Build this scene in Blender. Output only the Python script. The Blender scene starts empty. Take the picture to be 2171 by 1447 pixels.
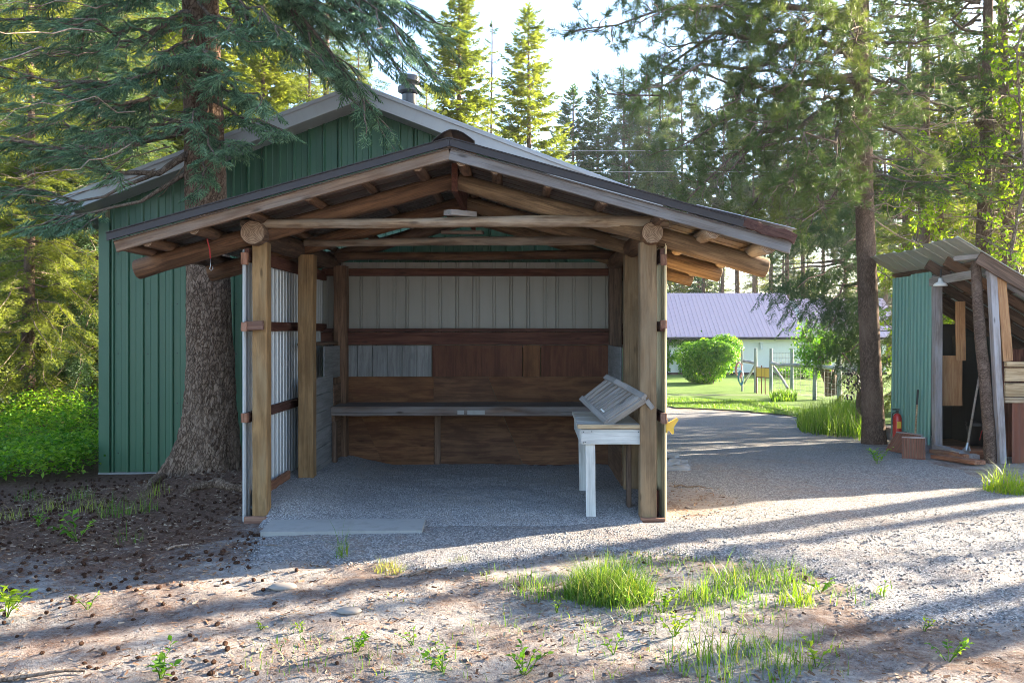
import bpy, math, random
import numpy as np
from mathutils import Vector, Matrix
R = math.radians
rnd = random.Random(11)
nr = np.random.default_rng(11)
C = bpy.context.scene.collection
S = bpy.context.scene

# ------------------------------------------------------------------ camera, sky, sun, exposure
FPX, CX, CY, EYE = 1750.0, 1110.0, 700.0, 1.6
cam = bpy.data.cameras.new('camera')
cam.sensor_width = 36.0
cam.lens = 36.0 * FPX / 2171
cam.shift_x = (1085.5 - CX) / 2171
cam.shift_y = (CY - 723.5) / 2171
cam.clip_start = 0.05
cam.clip_end = 2000
camo = bpy.data.objects.new('camera', cam)
camo.location = (0, 0, EYE)
camo.rotation_euler = (R(90), 0, 0)
C.objects.link(camo)
S.camera = camo

SUN_AZ = math.atan2(0.89, 0.45)      # clockwise from +Y
SUN_EL = R(17.0)
SUN_DIR = Vector((math.sin(SUN_AZ) * math.cos(SUN_EL), math.cos(SUN_AZ) * math.cos(SUN_EL), math.sin(SUN_EL)))
world = bpy.data.worlds.new('World')
S.world = world
world.use_nodes = True
wn = world.node_tree
bg = wn.nodes['Background']
sky = wn.nodes.new('ShaderNodeTexSky')
sky.sky_type = 'NISHITA'
sky.sun_disc = False
sky.sun_elevation = SUN_EL
sky.sun_rotation = SUN_AZ
sky.altitude = 600
sky.air_density = 1.0
sky.dust_density = 2.0
sky.ozone_density = 2.0
wn.links.new(sky.outputs[0], bg.inputs[0])
bg.inputs[1].default_value = 0.092
sl = bpy.data.lights.new('sun', 'SUN')
sl.energy = 5.0
sl.angle = R(0.55)
sl.color = (1.0, 0.85, 0.63)
so = bpy.data.objects.new('sun', sl)
so.rotation_euler = SUN_DIR.to_track_quat('Z', 'Y').to_euler()
so.location = SUN_DIR * 60
C.objects.link(so)
S.view_settings.view_transform = 'Standard'
S.view_settings.look = 'None'
S.view_settings.exposure = 3.05
S.view_settings.gamma = 1.0
S.view_settings.use_curve_mapping = False
S.render.engine = 'CYCLES'
S.cycles.use_denoising = True
S.cycles.filter_width = 0.9
S.cycles.max_bounces = 8
S.cycles.diffuse_bounces = 5
S.cycles.transmission_bounces = 6
S.cycles.sample_clamp_indirect = 8.0

# ------------------------------------------------------------------ helpers
def P(px, py, Y):
    return Vector(((px - CX) / FPX * Y, Y, EYE - (py - CY) / FPX * Y))

def sstep(a, b, x):
    t = np.clip((x - a) / (b - a), 0, 1)
    return t * t * (3 - 2 * t)

def vnoise(x, y, seed=0):
    x = np.asarray(x, float); y = np.asarray(y, float)
    xi = np.floor(x).astype(np.int64); yi = np.floor(y).astype(np.int64)
    fx = x - xi; fy = y - yi
    fx = fx * fx * (3 - 2 * fx); fy = fy * fy * (3 - 2 * fy)
    def h(a, b):
        n = (a * 374761393 + b * 668265263 + seed * 974711) & 0x7fffffff
        n = ((n ^ (n >> 13)) * 1274126177) & 0x7fffffff
        return ((n ^ (n >> 16)) & 0xffff) / 65535.0
    return (h(xi, yi) * (1 - fx) + h(xi + 1, yi) * fx) * (1 - fy) + (h(xi, yi + 1) * (1 - fx) + h(xi + 1, yi + 1) * fx) * fy

def fbm(x, y, seed=0, oct=4):
    a, s, t = 0.5, 0.0, 0.0
    for o in range(oct):
        s = s + a * vnoise(x * 2 ** o, y * 2 ** o, seed + o * 17); t += a; a *= 0.5
    return s / t

def base_terrain(X, Y):
    X = np.asarray(X, float); Y = np.asarray(Y, float)
    right = np.interp(Y, [-1e3, 9.6, 12.6, 20, 35, 56, 90, 600], [0, 0, -.15, -.5, -1.15, -1.44, -1.5, -1.5])
    left = np.interp(Y, [-1e3, 5.5, 9, 30, 600], [0, 0, -.13, -.15, -.15])
    L = sstep(-1.8, -4.0, X)
    z = right * (1 - L) + left * L
    z = z + .17 * np.exp(-((X + 3.3) ** 2 + (Y - 8.7) ** 2) / .8)
    return z

def terrain(X, Y):
    X = np.asarray(X, float); Y = np.asarray(Y, float)
    z = base_terrain(X, Y)
    near = sstep(22, 14, Y)
    inside = sstep(-2.5, -2.2, X) * sstep(1.4, 1.15, X) * sstep(6.4, 6.9, Y)
    amp = near * (1 - inside)
    z = z + amp * (.05 * (fbm(X * .9, Y * .9, 3, 3) - .5))
    dirt = sstep(6.9, 5.6, Y - .12 * X)
    z = z + amp * (.012 + .03 * dirt) * (fbm(X * 5, Y * 5, 9, 4) - .5) * 1.3 + amp * dirt * .022 * (fbm(X * 13, Y * 13, 19, 2) - .5)
    return z

def tz(x, y):
    return float(terrain(np.array([x]), np.array([y]))[0])

def G(px, py):
    """point of the ground seen at a picture position"""
    z = 0.0
    for _ in range(12):
        Y = (EYE - z) * FPX / max(py - CY, 2.0)
        Y = min(Y, 300)
        X = (px - CX) / FPX * Y
        z = float(base_terrain(X, Y))
    return Vector((X, Y, tz(X, Y)))

W = {}
def thing(name, label, cat, loc=(0, 0, 0), rotz=0.0, group=None):
    o = bpy.data.objects.new(name, None)
    o.empty_display_size = 0.2
    o.location = loc
    o.rotation_euler = (0, 0, rotz)
    C.objects.link(o)
    W[o.name] = Matrix.Translation(Vector(loc)) @ Matrix.Rotation(rotz, 4, 'Z')
    tag(o, label, cat, group)
    return o

def tag(o, label=None, cat=None, group=None, kind=None):
    if label: o['label'] = label
    if cat: o['category'] = cat
    if group: o['group'] = group
    if kind: o['kind'] = kind
    return o

def link(name, me, parent=None, M=None):
    o = bpy.data.objects.new(name, me)
    C.objects.link(o)
    M = M or Matrix.Identity(4)
    W[o.name] = M
    if parent is not None:
        o.parent = parent
        L = W[parent.name].inverted() @ M
    else:
        L = M
    o.matrix_local = L
    return o

def setmats(me, mats):
    for m in (mats if isinstance(mats, (list, tuple)) else [mats]):
        me.materials.append(m)

class MB:
    def __init__(s):
        s.v, s.f, s.mi = [], [], []
    def add(s, vs, fs, mi=0):
        b = len(s.v)
        s.v.extend([tuple(p) for p in vs])
        s.f.extend([tuple(b + i for i in f) for f in fs])
        s.mi.extend([mi] * len(fs))
        return s
    def box(s, c, d, rz=0.0, mi=0, M=None):
        x, y, z = d[0] / 2, d[1] / 2, d[2] / 2
        pts = [Vector((a * x, b * y, e * z)) for a in (-1, 1) for b in (-1, 1) for e in (-1, 1)]
        M = M or Matrix.Rotation(rz, 4, 'Z')
        pts = [M @ p + Vector(c) for p in pts]
        return s.add(pts, [(0, 1, 3, 2), (4, 6, 7, 5), (0, 4, 5, 1), (2, 3, 7, 6), (0, 2, 6, 4), (1, 5, 7, 3)], mi)
    def tube(s, pts, rad, n=8, mi=0, cap=True, capmi=None):
        pts = [Vector(p) for p in pts]
        k = len(pts)
        if not isinstance(rad, (list, tuple)): rad = [rad] * k
        vs, fs = [], []
        pd = None
        for i, p in enumerate(pts):
            t = (pts[min(i + 1, k - 1)] - pts[max(i - 1, 0)])
            if t.length < 1e-9: t = Vector((0, 0, 1))
            t.normalize()
            if pd is None:
                a = Vector((0, 0, 1)) if abs(t.z) < .9 else Vector((1, 0, 0))
                u = a.cross(t).normalized()
            else:
                u = (pd - t * pd.dot(t))
                u = u.normalized() if u.length > 1e-6 else t.orthogonal().normalized()
            pd = u
            w = t.cross(u)
            for j in range(n):
                a = 2 * math.pi * j / n
                vs.append(p + (u * math.cos(a) + w * math.sin(a)) * rad[i])
        for i in range(k - 1):
            for j in range(n):
                j2 = (j + 1) % n
                fs.append((i * n + j, i * n + j2, (i + 1) * n + j2, (i + 1) * n + j))
        s.add(vs, fs, mi)
        if cap:
            b = len(s.v) - len(vs)
            s.f.append(tuple(b + j for j in reversed(range(n)))); s.mi.append(mi if capmi is None else capmi)
            s.f.append(tuple(b + (k - 1) * n + j for j in range(n))); s.mi.append(mi if capmi is None else capmi)
        return s
    def lathe(s, prof, n=16, c=(0, 0, 0), mi=0):
        vs = []; fs = []
        for r, z in prof:
            for j in range(n):
                a = 2 * math.pi * j / n
                vs.append((c[0] + r * math.cos(a), c[1] + r * math.sin(a), c[2] + z))
        for i in range(len(prof) - 1):
            for j in range(n):
                j2 = (j + 1) % n
                fs.append((i * n + j, i * n + j2, (i + 1) * n + j2, (i + 1) * n + j))
        return s.add(vs, fs, mi)
    def prism(s, poly, axis, d, mi=0):
        """poly: list of 3D points (planar), extruded by vector d"""
        n = len(poly)
        d = Vector(d)
        a = [Vector(p) for p in poly]
        vs = a + [p + d for p in a]
        fs = [tuple(range(n)), tuple(reversed(range(n, 2 * n)))] + [(i, i + n, (i + 1) % n + n, (i + 1) % n) for i in range(n)]
        return s.add(vs, fs, mi)
    def mesh(s, name, mats, smooth=False):
        me = bpy.data.meshes.new(name)
        me.from_pydata(s.v, [], s.f)
        setmats(me, mats)
        me.polygons.foreach_set('material_index', s.mi)
        if smooth: me.polygons.foreach_set('use_smooth', [True] * len(s.f))
        me.update()
        return me
    def build(s, name, mats, parent=None, smooth=False, M=None):
        me = s.mesh(name, mats, smooth)
        if M is None and parent is not None:      # world coordinates were used: put the origin at the piece
            c = Vector(s.v[0])
            for p in s.v[1:]: c = c + Vector(p)
            c = c / len(s.v)
            me.transform(Matrix.Translation(-c))
            M = Matrix.Translation(c)
        return link(name, me, parent, M)

def npmesh(name, V, F, mats, smooth=False, mi=None):
    V = np.ascontiguousarray(V, dtype=np.float32); F = np.ascontiguousarray(F, dtype=np.int32)
    me = bpy.data.meshes.new(name)
    me.vertices.add(len(V)); me.vertices.foreach_set('co', V.ravel())
    k = F.shape[1]
    me.loops.add(F.size); me.loops.foreach_set('vertex_index', F.ravel())
    me.polygons.add(len(F)); me.polygons.foreach_set('loop_start', np.arange(0, F.size, k, dtype=np.int32))
    if smooth: me.polygons.foreach_set('use_smooth', np.ones(len(F), dtype=bool))
    setmats(me, mats)
    if mi is not None: me.polygons.foreach_set('material_index', np.asarray(mi, dtype=np.int32))
    me.update(calc_edges=True)
    return me

def frame(a, b, up=(0, 0, 1)):
    x = (b - a).normalized()
    up = Vector(up)
    z = up - x * up.dot(x)
    if z.length < 1e-4:
        up = Vector((0, 1, 0)); z = up - x * up.dot(x)
    z.normalize()
    y = z.cross(x)
    return x, y, z

def board(name, a, b, w, t, mat, parent, up=(0, 0, 1), rough=.002, bev=.004, seg=4, label=None):
    """sawn board from a to b: w across (towards up), t thick; grain along local X"""
    a = Vector(a); b = Vector(b)
    x, y, z = frame(a, b, up)
    L = (b - a).length
    m = MB()
    hw, ht = w / 2, t / 2
    e = min(bev, ht * .4, hw * .4)
    sec = [(-ht, -hw + e), (-ht + e, -hw), (ht - e, -hw), (ht, -hw + e), (ht, hw - e), (ht - e, hw), (-ht + e, hw), (-ht, hw - e)]
    vs = []
    for i in range(seg + 1):
        px = -L / 2 + L * i / seg
        oy = rnd.uniform(-rough, rough); oz = rnd.uniform(-rough, rough)
        for (yy, zz) in sec:
            vs.append((px + rnd.uniform(-rough, rough) * (i in (0, seg)), yy + oy, zz + oz + rnd.uniform(-rough, rough) * .3))
    fs = []
    for i in range(seg):
        for j in range(8):
            fs.append((i * 8 + j, i * 8 + (j + 1) % 8, (i + 1) * 8 + (j + 1) % 8, (i + 1) * 8 + j))
    fs.append(tuple(reversed(range(8)))); fs.append(tuple(seg * 8 + j for j in range(8)))
    m.add(vs, fs)
    M = Matrix((x, y, z)).transposed().to_4x4(); M.translation = (a + b) / 2
    o = link(name, m.mesh(name, mat), parent, M)
    if label: o['label'] = label
    return o

def log(name, a, b, r0, r1, mats, parent, n=14, seg=10, bend=.02, bump=.06, up=(0, 0, 1)):
    """peeled pole: tapered, slightly bent and knobbly; mats = [side, end grain]"""
    a = Vector(a); b = Vector(b)
    x, y, z = frame(a, b, up)
    L = (b - a).length
    vs = []; fs = []; mi = []
    ph = rnd.uniform(0, 6.28); ph2 = rnd.uniform(0, 6.28)
    for i in range(seg + 1):
        u = i / seg
        cy = bend * math.sin(math.pi * u) * math.cos(ph) + bend * .4 * math.sin(u * 9 + ph2)
        cz = bend * math.sin(math.pi * u) * math.sin(ph) * .6 + bend * .4 * math.sin(u * 7 + ph)
        if i in (0, seg): cy *= .3; cz *= .3
        r = r0 + (r1 - r0) * u
        for j in range(n):
            an = 2 * math.pi * j / n
            rr = r * (1 + bump * (vnoise(j * .9 + ph * 7, i * 1.3, 5) - .5) * 1.6)
            vs.append((-L / 2 + L * u, cy + rr * math.cos(an), cz + rr * math.sin(an)))
    for i in range(seg):
        for j in range(n):
            fs.append((i * n + j, i * n + (j + 1) % n, (i + 1) * n + (j + 1) % n, (i + 1) * n + j)); mi.append(0)
    for e in (0, seg):                            # bevelled sawn ends
        s = -1 if e == 0 else 1
        b0 = len(vs)
        for j in range(n):
            q = vs[e * n + j]
            vs.append((q[0] + s * .008, q[1] * .94, q[2] * .94))
        for j in range(n):
            q = (e * n + j, e * n + (j + 1) % n, b0 + (j + 1) % n, b0 + j)
            fs.append(q if e else tuple(reversed(q))); mi.append(0)
        fs.append(tuple(b0 + j for j in range(n)) if e else tuple(b0 + j for j in reversed(range(n)))); mi.append(1)
    me = bpy.data.meshes.new(name)
    me.from_pydata(vs, [], fs)
    setmats(me, mats)
    me.polygons.foreach_set('material_index', mi)
    me.polygons.foreach_set('use_smooth', [m == 0 for m in mi])
    M = Matrix((x, y, z)).transposed().to_4x4(); M.translation = (a + b) / 2
    return link(name, me, parent, M)

def profile(kind, width, pitch, h=.02, off=0.0):
    """(u, depth) points across a metal sheet"""
    pts = []
    if kind == 'wave':
        n = int(width / pitch * 8)
        return [(width * i / n, h / 2 * math.cos(2 * math.pi * (width * i / n) / pitch)) for i in range(n + 1)]
    u = off
    pts.append((0, 0))
    while u < width:
        if kind == 'rib':      seq = ((0, 0), (.012, h), (.030, h), (.042, 0))
        elif kind == 'groove': seq = ((0, 0), (.006, -h), (.012, -h), (.018, 0), (.034, 0), (.039, -h * .7), (.044, 0))
        elif kind == 'corr':   seq = ((0, 0), (.010, h), (.022, h), (.032, 0))
        for du, d in seq:
            if 0 < u + du < width: pts.append((u + du, d))
        if kind == 'rib' and u + pitch * .62 < width:      # low stiffening bead between ribs
            for du, d in ((.60, 0), (.63, h * .14), (.66, 0)):
                if u + pitch * du < width: pts.append((u + pitch * du, d))
        u += pitch
    pts.append((width, 0))
    return pts

def sheet(name, o, ud, vd, nd, prof, v0, v1, mat, parent, thick=.0015, nv=1, label=None):
    """ribbed metal sheet. o: origin; ud across, vd along the ribs, nd outward; v0/v1: numbers or functions of u"""
    o = Vector(o); ud = Vector(ud); vd = Vector(vd); nd = Vector(nd)
    f0 = v0 if callable(v0) else (lambda u: v0)
    f1 = v1 if callable(v1) else (lambda u: v1)
    m = MB(); vs = []; n = len(prof)
    for lay in (0, 1):
        for k in range(nv + 1):
            for (u, d) in prof:
                v = f0(u) + (f1(u) - f0(u)) * k / nv
                vs.append(o + ud * u + vd * v + nd * (d - lay * thick))
    fs = []
    N = n * (nv + 1)
    for k in range(nv):
        for i in range(n - 1):
            q = (k * n + i, k * n + i + 1, (k + 1) * n + i + 1, (k + 1) * n + i)
            fs.append(q); fs.append(tuple(N + t for t in reversed(q)))
    for i in range(n - 1):
        fs.append((i + 1, i, N + i, N + i + 1))
        t = nv * n
        fs.append((t + i, t + i + 1, N + t + i + 1, N + t + i))
    for k in range(nv):
        fs.append((k * n, (k + 1) * n, N + (k + 1) * n, N + k * n))
        e = n - 1
        fs.append(((k + 1) * n + e, k * n + e, N + k * n + e, N + (k + 1) * n + e))
    m.add(vs, fs)
    ob = m.build(name, mat, parent)
    if label: ob['label'] = label
    return ob

def copy_thing(src, name, loc, rotz, label, group=None, scale=1.0):
    r = src.copy(); C.objects.link(r)
    r.location = loc; r.rotation_euler = (0, 0, rotz); r.scale = (scale, scale, scale)
    r['label'] = label
    if group: r['group'] = group
    W[r.name] = Matrix.Translation(Vector(loc)) @ Matrix.Rotation(rotz, 4, 'Z')
    for ch in list(src.children):
        c = ch.copy(); C.objects.link(c); c.parent = r
        for g in list(ch.children):
            d = g.copy(); C.objects.link(d); d.parent = c
    return r

# ------------------------------------------------------------------ materials
class NT:
    def __init__(s, name):
        s.m = bpy.data.materials.new(name); s.m.use_nodes = True
        s.t = s.m.node_tree; s.t.nodes.clear()
        s.out = s.t.nodes.new('ShaderNodeOutputMaterial')
    def n(s, typ, ins=None, **kw):
        nd = s.t.nodes.new('ShaderNode' + typ)
        for k, v in kw.items(): setattr(nd, k, v)
        for k, v in (ins or {}).items():
            sock = nd.inputs[k]
            if isinstance(v, bpy.types.NodeSocket): s.t.links.new(v, sock)
            else: sock.default_value = v
        return nd
    def ramp(s, fac, stops, interp='LINEAR'):
        nd = s.t.nodes.new('ShaderNodeValToRGB')
        cr = nd.color_ramp; cr.interpolation = interp
        while len(cr.elements) < len(stops): cr.elements.new(.5)
        for e, (p, c) in zip(cr.elements, stops):
            e.position = p; e.color = (*c, 1) if len(c) == 3 else c
        s.t.links.new(fac, nd.inputs[0])
        return nd.outputs[0]
    def mix(s, fac, a, b, blend='MIX'):
        nd = s.t.nodes.new('ShaderNodeMix'); nd.data_type = 'RGBA'; nd.blend_type = blend
        for sock, v in ((nd.inputs[0], fac), (nd.inputs[6], a), (nd.inputs[7], b)):
            if isinstance(v, bpy.types.NodeSocket): s.t.links.new(v, sock)
            else: sock.default_value = (*v, 1) if isinstance(v, tuple) and len(v) == 3 else v
        return nd.outputs[2]
    def math(s, op, a, b=0.0, clamp=False):
        nd = s.t.nodes.new('ShaderNodeMath'); nd.operation = op; nd.use_clamp = clamp
        for sock, v in ((nd.inputs[0], a), (nd.inputs[1], b)):
            if isinstance(v, bpy.types.NodeSocket): s.t.links.new(v, sock)
            else: sock.default_value = v
        return nd.outputs[0]
    def coords(s, scale=(1, 1, 1), rand=True, obj=True):
        tc = s.n('TexCoord')
        src = tc.outputs['Object']
        if rand:
            oi = s.n('ObjectInfo')
            cx = s.n('CombineXYZ', {0: s.math('MULTIPLY', oi.outputs['Random'], 31.7), 1: s.math('MULTIPLY', oi.outputs['Random'], 57.3), 2: s.math('MULTIPLY', oi.outputs['Random'], 17.1)})
            src = s.n('VectorMath', {0: src, 1: cx.outputs[0]}, operation='ADD').outputs[0]
        return s.n('VectorMath', {0: src, 1: scale}, operation='MULTIPLY').outputs[0]
    def noise(s, vec, scale, detail=4, rough=.6, dist=0.0):
        return s.n('TexNoise', {'Vector': vec, 'Scale': scale, 'Detail': detail, 'Roughness': rough, 'Distortion': dist}).outputs[0]
    def rand(s): return s.n('ObjectInfo').outputs['Random']
    def bump(s, h, strength=.5, dist=.01, normal=None):
        ins = {'Height': h, 'Strength': strength, 'Distance': dist}
        if normal is not None: ins['Normal'] = normal
        return s.n('Bump', ins).outputs[0]
    def bsdf(s, col, rough=.8, metal=0.0, normal=None, spec=.3, sheen=None):
        ins = {'Base Color': col if isinstance(col, bpy.types.NodeSocket) else (*col, 1), 'Roughness': rough, 'Metallic': metal, 'Specular IOR Level': spec}
        if normal is not None: ins['Normal'] = normal
        b = s.n('BsdfPrincipled', ins)
        s.t.links.new(b.outputs[0], s.out.inputs[0])
        return s.m

def m_wood(name, dark, light, grey=None, greyamt=.0, ring=14, bumpd=.004, rough=.8, var=.35, knots=True, stain=.5, crack=.5):
    n = NT(name)
    v = n.coords((1.0, ring, ring))
    g = n.noise(v, 2.2, 7, .65, .8)
    v2 = n.coords((.45, ring * 2.6, ring * 2.6))
    g2 = n.noise(v2, 4.0, 5, .7, .2)
    f = n.math('ADD', n.math('MULTIPLY', g, .62), n.math('MULTIPLY', g2, .38))
    mid = tuple((a + b) / 2 for a, b in zip(dark, light))
    col = n.ramp(f, [(.36, tuple(c * .8 for c in dark)), (.46, dark), (.52, mid), (.63, light)])
    v3 = n.coords((1.4, 3.0, 3.0))
    st = n.noise(v3, 1.7, 5, .6)
    col = n.mix(n.ramp(st, [(.42, (0, 0, 0)), (.68, (stain,) * 3)]), col, tuple(c * .45 for c in dark))
    if grey:
        gz = n.noise(n.coords((.8, 4, 4)), 2.4, 4, .6)
        col = n.mix(n.ramp(gz, [(.5 - greyamt * .5, (0, 0, 0)), (.75 - greyamt * .3, (.85,) * 3)]), col, grey)
    if knots:
        vo = n.n('TexVoronoi', {'Vector': n.coords((1.6, 5.5, 5.5)), 'Scale': 1.5, 'Randomness': 1.0}, feature='F1')
        k = n.ramp(vo.outputs['Distance'], [(.05, (1,) * 3), (.13, (0,) * 3)])
        col = n.mix(n.math('MULTIPLY', k, .75), col, tuple(c * .35 for c in dark))
    tint = n.math('ADD', n.math('MULTIPLY', n.rand(), var), 1 - var / 2)
    hs = n.n('HueSaturation', {'Color': col, 'Value': tint, 'Saturation': n.math('ADD', n.math('MULTIPLY', n.rand(), .25), .85)})
    cr = n.ramp(n.noise(n.coords((.35, ring * 1.8, ring * 1.8)), 3.0, 3, .5), [(.30, (0,) * 3), (.40, (1,) * 3)])
    hs.inputs['Color'].default_value = (1, 1, 1, 1)
    ck = n.mix(n.math('MULTIPLY', n.math('SUBTRACT', 1.0, cr), crack), hs.outputs[0], tuple(c * .25 for c in dark))
    nm = n.bump(n.math('ADD', g2, n.math('MULTIPLY', cr, .8)), .7, bumpd)
    return n.bsdf(ck, rough, 0, nm, .25)

def m_endgrain(name, dark, light):
    n = NT(name)
    tc = n.coords((1, 1, 1), rand=False)
    sep = n.n('SeparateXYZ', {0: tc})
    y, z = sep.outputs[1], sep.outputs[2]
    r = n.math('SQRT', n.math('ADD', n.math('MULTIPLY', y, y), n.math('MULTIPLY', z, z)))
    r = n.math('ADD', r, n.math('MULTIPLY', n.noise(tc, 14, 3), .02))
    w = n.math('SINE', n.math('MULTIPLY', r, 520.0))
    col = n.ramp(n.math('ADD', n.math('MULTIPLY', w, .2), n.noise(tc, 22, 4)), [(.3, dark), (.75, light)])
    an = n.math('ARCTAN2', z, y)
    cr = n.noise(n.n('CombineXYZ', {0: an, 1: n.rand()}).outputs[0], 2.2, 2)
    col = n.mix(n.ramp(cr, [(.66, (0,) * 3), (.69, (1,) * 3)]), col, tuple(c * .2 for c in dark))
    return n.bsdf(col, .9, 0, n.bump(w, .3, .002), .2)

def m_metal(name, col, rough=.45, metal=.0, dirt=(.1, .08, .06), dirtamt=.35, spec=.5, streak=(3, 3, .25), scr=.06):
    n = NT(name)
    v = n.coords(streak)
    s = n.noise(v, 2.6, 6, .65)
    c = n.mix(n.ramp(s, [(.48, (0,) * 3), (.8, (dirtamt,) * 3)]), col, dirt)
    b = n.noise(n.coords((1, 1, 1)), 5, 4)
    c = n.mix(n.math('MULTIPLY', b, .25), c, tuple(x * .8 for x in col))
    vo = n.n('TexVoronoi', {'Vector': n.coords((1, 1, 1)), 'Scale': 9.0}, feature='F1')
    c = n.mix(n.math('MULTIPLY', n.ramp(vo.outputs['Distance'], [(.03, (1,) * 3), (.06, (0,) * 3)]), .5), c, dirt)
    rg = n.math('ADD', n.math('MULTIPLY', s, .3), rough - .15)
    nm = n.bump(n.noise(n.coords((1.2, 1.2, .8)), 2.0, 2), .25, .01)
    return n.bsdf(c, rg, metal, nm, spec)

def m_leaf(name, cols, trans=.45, rough=.6, scale=1.2, island=True, tcol=None):
    n = NT(name)
    f = n.noise(n.coords((1, 1, 1)), scale, 3, .6)
    if island:
        ge = n.n('NewGeometry')
        f = n.math('ADD', n.math('MULTIPLY', f, .55), n.math('MULTIPLY', ge.outputs['Random Per Island'], .45))
    k = len(cols)
    col = n.ramp(f, [(.28 + .44 * i / max(1, k - 1), c) for i, c in enumerate(cols)])
    d = n.n('BsdfPrincipled', {'Base Color': col, 'Roughness': rough, 'Specular IOR Level': .25})
    tc = n.mix(1.0, col, tcol or (1.5, 1.6, .6), 'MULTIPLY')
    t = n.n('BsdfTranslucent', {'Color': tc})
    mx = n.n('MixShader', {0: trans, 1: d.outputs[0], 2: t.outputs[0]})
    n.t.links.new(mx.outputs[0], n.out.inputs[0])
    return n.m

def m_bark(name, dark, light, sc=9.0, stretch=.35, bumpd=.03, plate=True):
    n = NT(name)
    v = n.coords((1, 1, stretch))
    nd = n.noise(v, sc * .8, 5, .65)
    vv = n.n('VectorMath', {0: v, 1: n.n('VectorMath', {0: n.n('CombineXYZ', {0: nd, 1: nd, 2: nd}).outputs[0], 1: (.09, .09, .09)}, operation='MULTIPLY').outputs[0]}, operation='ADD').outputs[0]
    vo = n.n('TexVoronoi', {'Vector': vv, 'Scale': sc, 'Randomness': 1.0}, feature='DISTANCE_TO_EDGE')
    vc = n.n('TexVoronoi', {'Vector': vv, 'Scale': sc, 'Randomness': 1.0}, feature='F1')
    edge = n.ramp(vo.outputs['Distance'], [(.0, (0,) * 3), (.14, (1,) * 3)])
    fine = n.noise(v, sc * 5, 5, .7)
    h = n.math('ADD', n.math('MULTIPLY', edge, .6), n.math('MULTIPLY', fine, .4))
    cellr = n.n('SeparateColor', {0: vc.outputs['Color']}).outputs[0]
    f = n.math('ADD', n.math('MULTIPLY', h, .75), n.math('MULTIPLY', cellr, .28))
    mid = tuple((a * .6 + b * .4) for a, b in zip(dark, light))
    col = n.ramp(f, [(.15, tuple(c * .4 for c in dark)), (.42, dark), (.65, mid), (.92, light)])
    col = n.mix(n.ramp(n.noise(n.coords((1, 1, .5)), 2.2, 4), [(.5, (0,) * 3), (.72, (.5,) * 3)]), col, tuple(c * 1.25 for c in light))
    return n.bsdf(col, .95, 0, n.bump(h, 1.0, bumpd), .1)

M = {}
M['post'] = m_wood('post_wood', (.20, .112, .046), (.33, .195, .085), grey=(.25, .17, .09), greyamt=.05, crack=.30, ring=9, stain=.45)
M['log'] = m_wood('log_wood', (.085, .045, .027), (.18, .098, .056), ring=9, stain=.6, bumpd=.007)
M['log_warm_lit'] = m_wood('warm_lit_log_wood', (.135, .082, .047), (.26, .165, .092), ring=9, stain=.5, bumpd=.007)  # log wood lightened: warm light on the right rafters is in the colour
M['pale_log'] = m_wood('pale_log_wood', (.16, .095, .055), (.38, .265, .165), grey=(.33, .27, .21), greyamt=.2, ring=9, stain=.5)
M['barge'] = m_wood('barge_wood', (.14, .078, .046), (.27, .165, .10), grey=(.21, .16, .125), greyamt=.2, ring=16, stain=.4)
M['barge_grey'] = m_wood('grey_barge_wood', (.09, .07, .06), (.20, .165, .145), grey=(.17, .16, .16), greyamt=.5, ring=16, stain=.4)
M['girt'] = m_wood('girt_wood', (.075, .026, .018), (.15, .062, .042), ring=12, stain=.4)
M['redblock'] = m_wood('red_block_wood', (.17, .075, .045), (.33, .17, .11), ring=12, stain=.3)
M['ply'] = m_wood('plywood', (.115, .045, .02), (.22, .10, .042), crack=.3, ring=5, stain=.55, bumpd=.001, var=.45)
M['redply'] = m_wood('red_plywood', (.10, .032, .016), (.165, .06, .028), crack=.3, ring=6, stain=.3, knots=False, bumpd=.001)
M['bench'] = m_wood('bench_wood', (.08, .048, .034), (.18, .115, .085), grey=(.15, .135, .13), greyamt=.4, ring=14)
M['whitewood'] = m_wood('white_painted_wood', (.44, .43, .41), (.58, .57, .545), crack=.12, ring=10, stain=.28, bumpd=.001, var=.12, knots=False)
M['greywhite'] = m_wood('grey_white_board', (.17, .17, .17), (.25, .25, .25), crack=.25, ring=8, stain=.25, bumpd=.001, var=.12, knots=False)
M['tabletop'] = m_wood('tabletop_wood', (.30, .24, .18), (.52, .45, .36), grey=(.5, .48, .45), greyamt=.45, ring=12, stain=.35)
M['weathered'] = m_wood('weathered_wood', (.15, .12, .10), (.33, .27, .23), grey=(.28, .26, .25), greyamt=.4, ring=16, stain=.4)
M['greypost'] = m_wood('grey_post_wood', (.17, .14, .13), (.33, .28, .26), grey=(.33, .32, .34), greyamt=.4, ring=12, stain=.4)
M['orange'] = m_wood('orange_board', (.36, .16, .055), (.52, .27, .105), ring=12, stain=.2)
M['brownboard'] = m_wood('brown_board', (.10, .058, .038), (.22, .13, .085), ring=12, stain=.4)
M['tan'] = m_wood('tan_board', (.27, .19, .115), (.50, .38, .25), ring=14, stain=.3)
M['end'] = m_endgrain('end_grain', (.16, .10, .065), (.36, .25, .17))
M['end_dark'] = m_endgrain('dark_end_grain', (.12, .075, .05), (.27, .18, .12))
M['darkmetal'] = m_metal('dark_trim_metal', (.028, .022, .024), .45, .0, (.05, .04, .04), .4, spec=.3)
M['roofmetal'] = m_metal('brown_roof_metal', (.11, .075, .06), .5, .0, (.05, .035, .03), .5, streak=(3, 3, 3))
M['galv'] = m_metal('galvanised_metal', (.58, .60, .62), .5, .25, (.4, .4, .41), .3)
M['whitemetal'] = m_metal('white_metal', (.25, .238, .215), .5, 0, (.13, .11, .09), .45)
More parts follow.
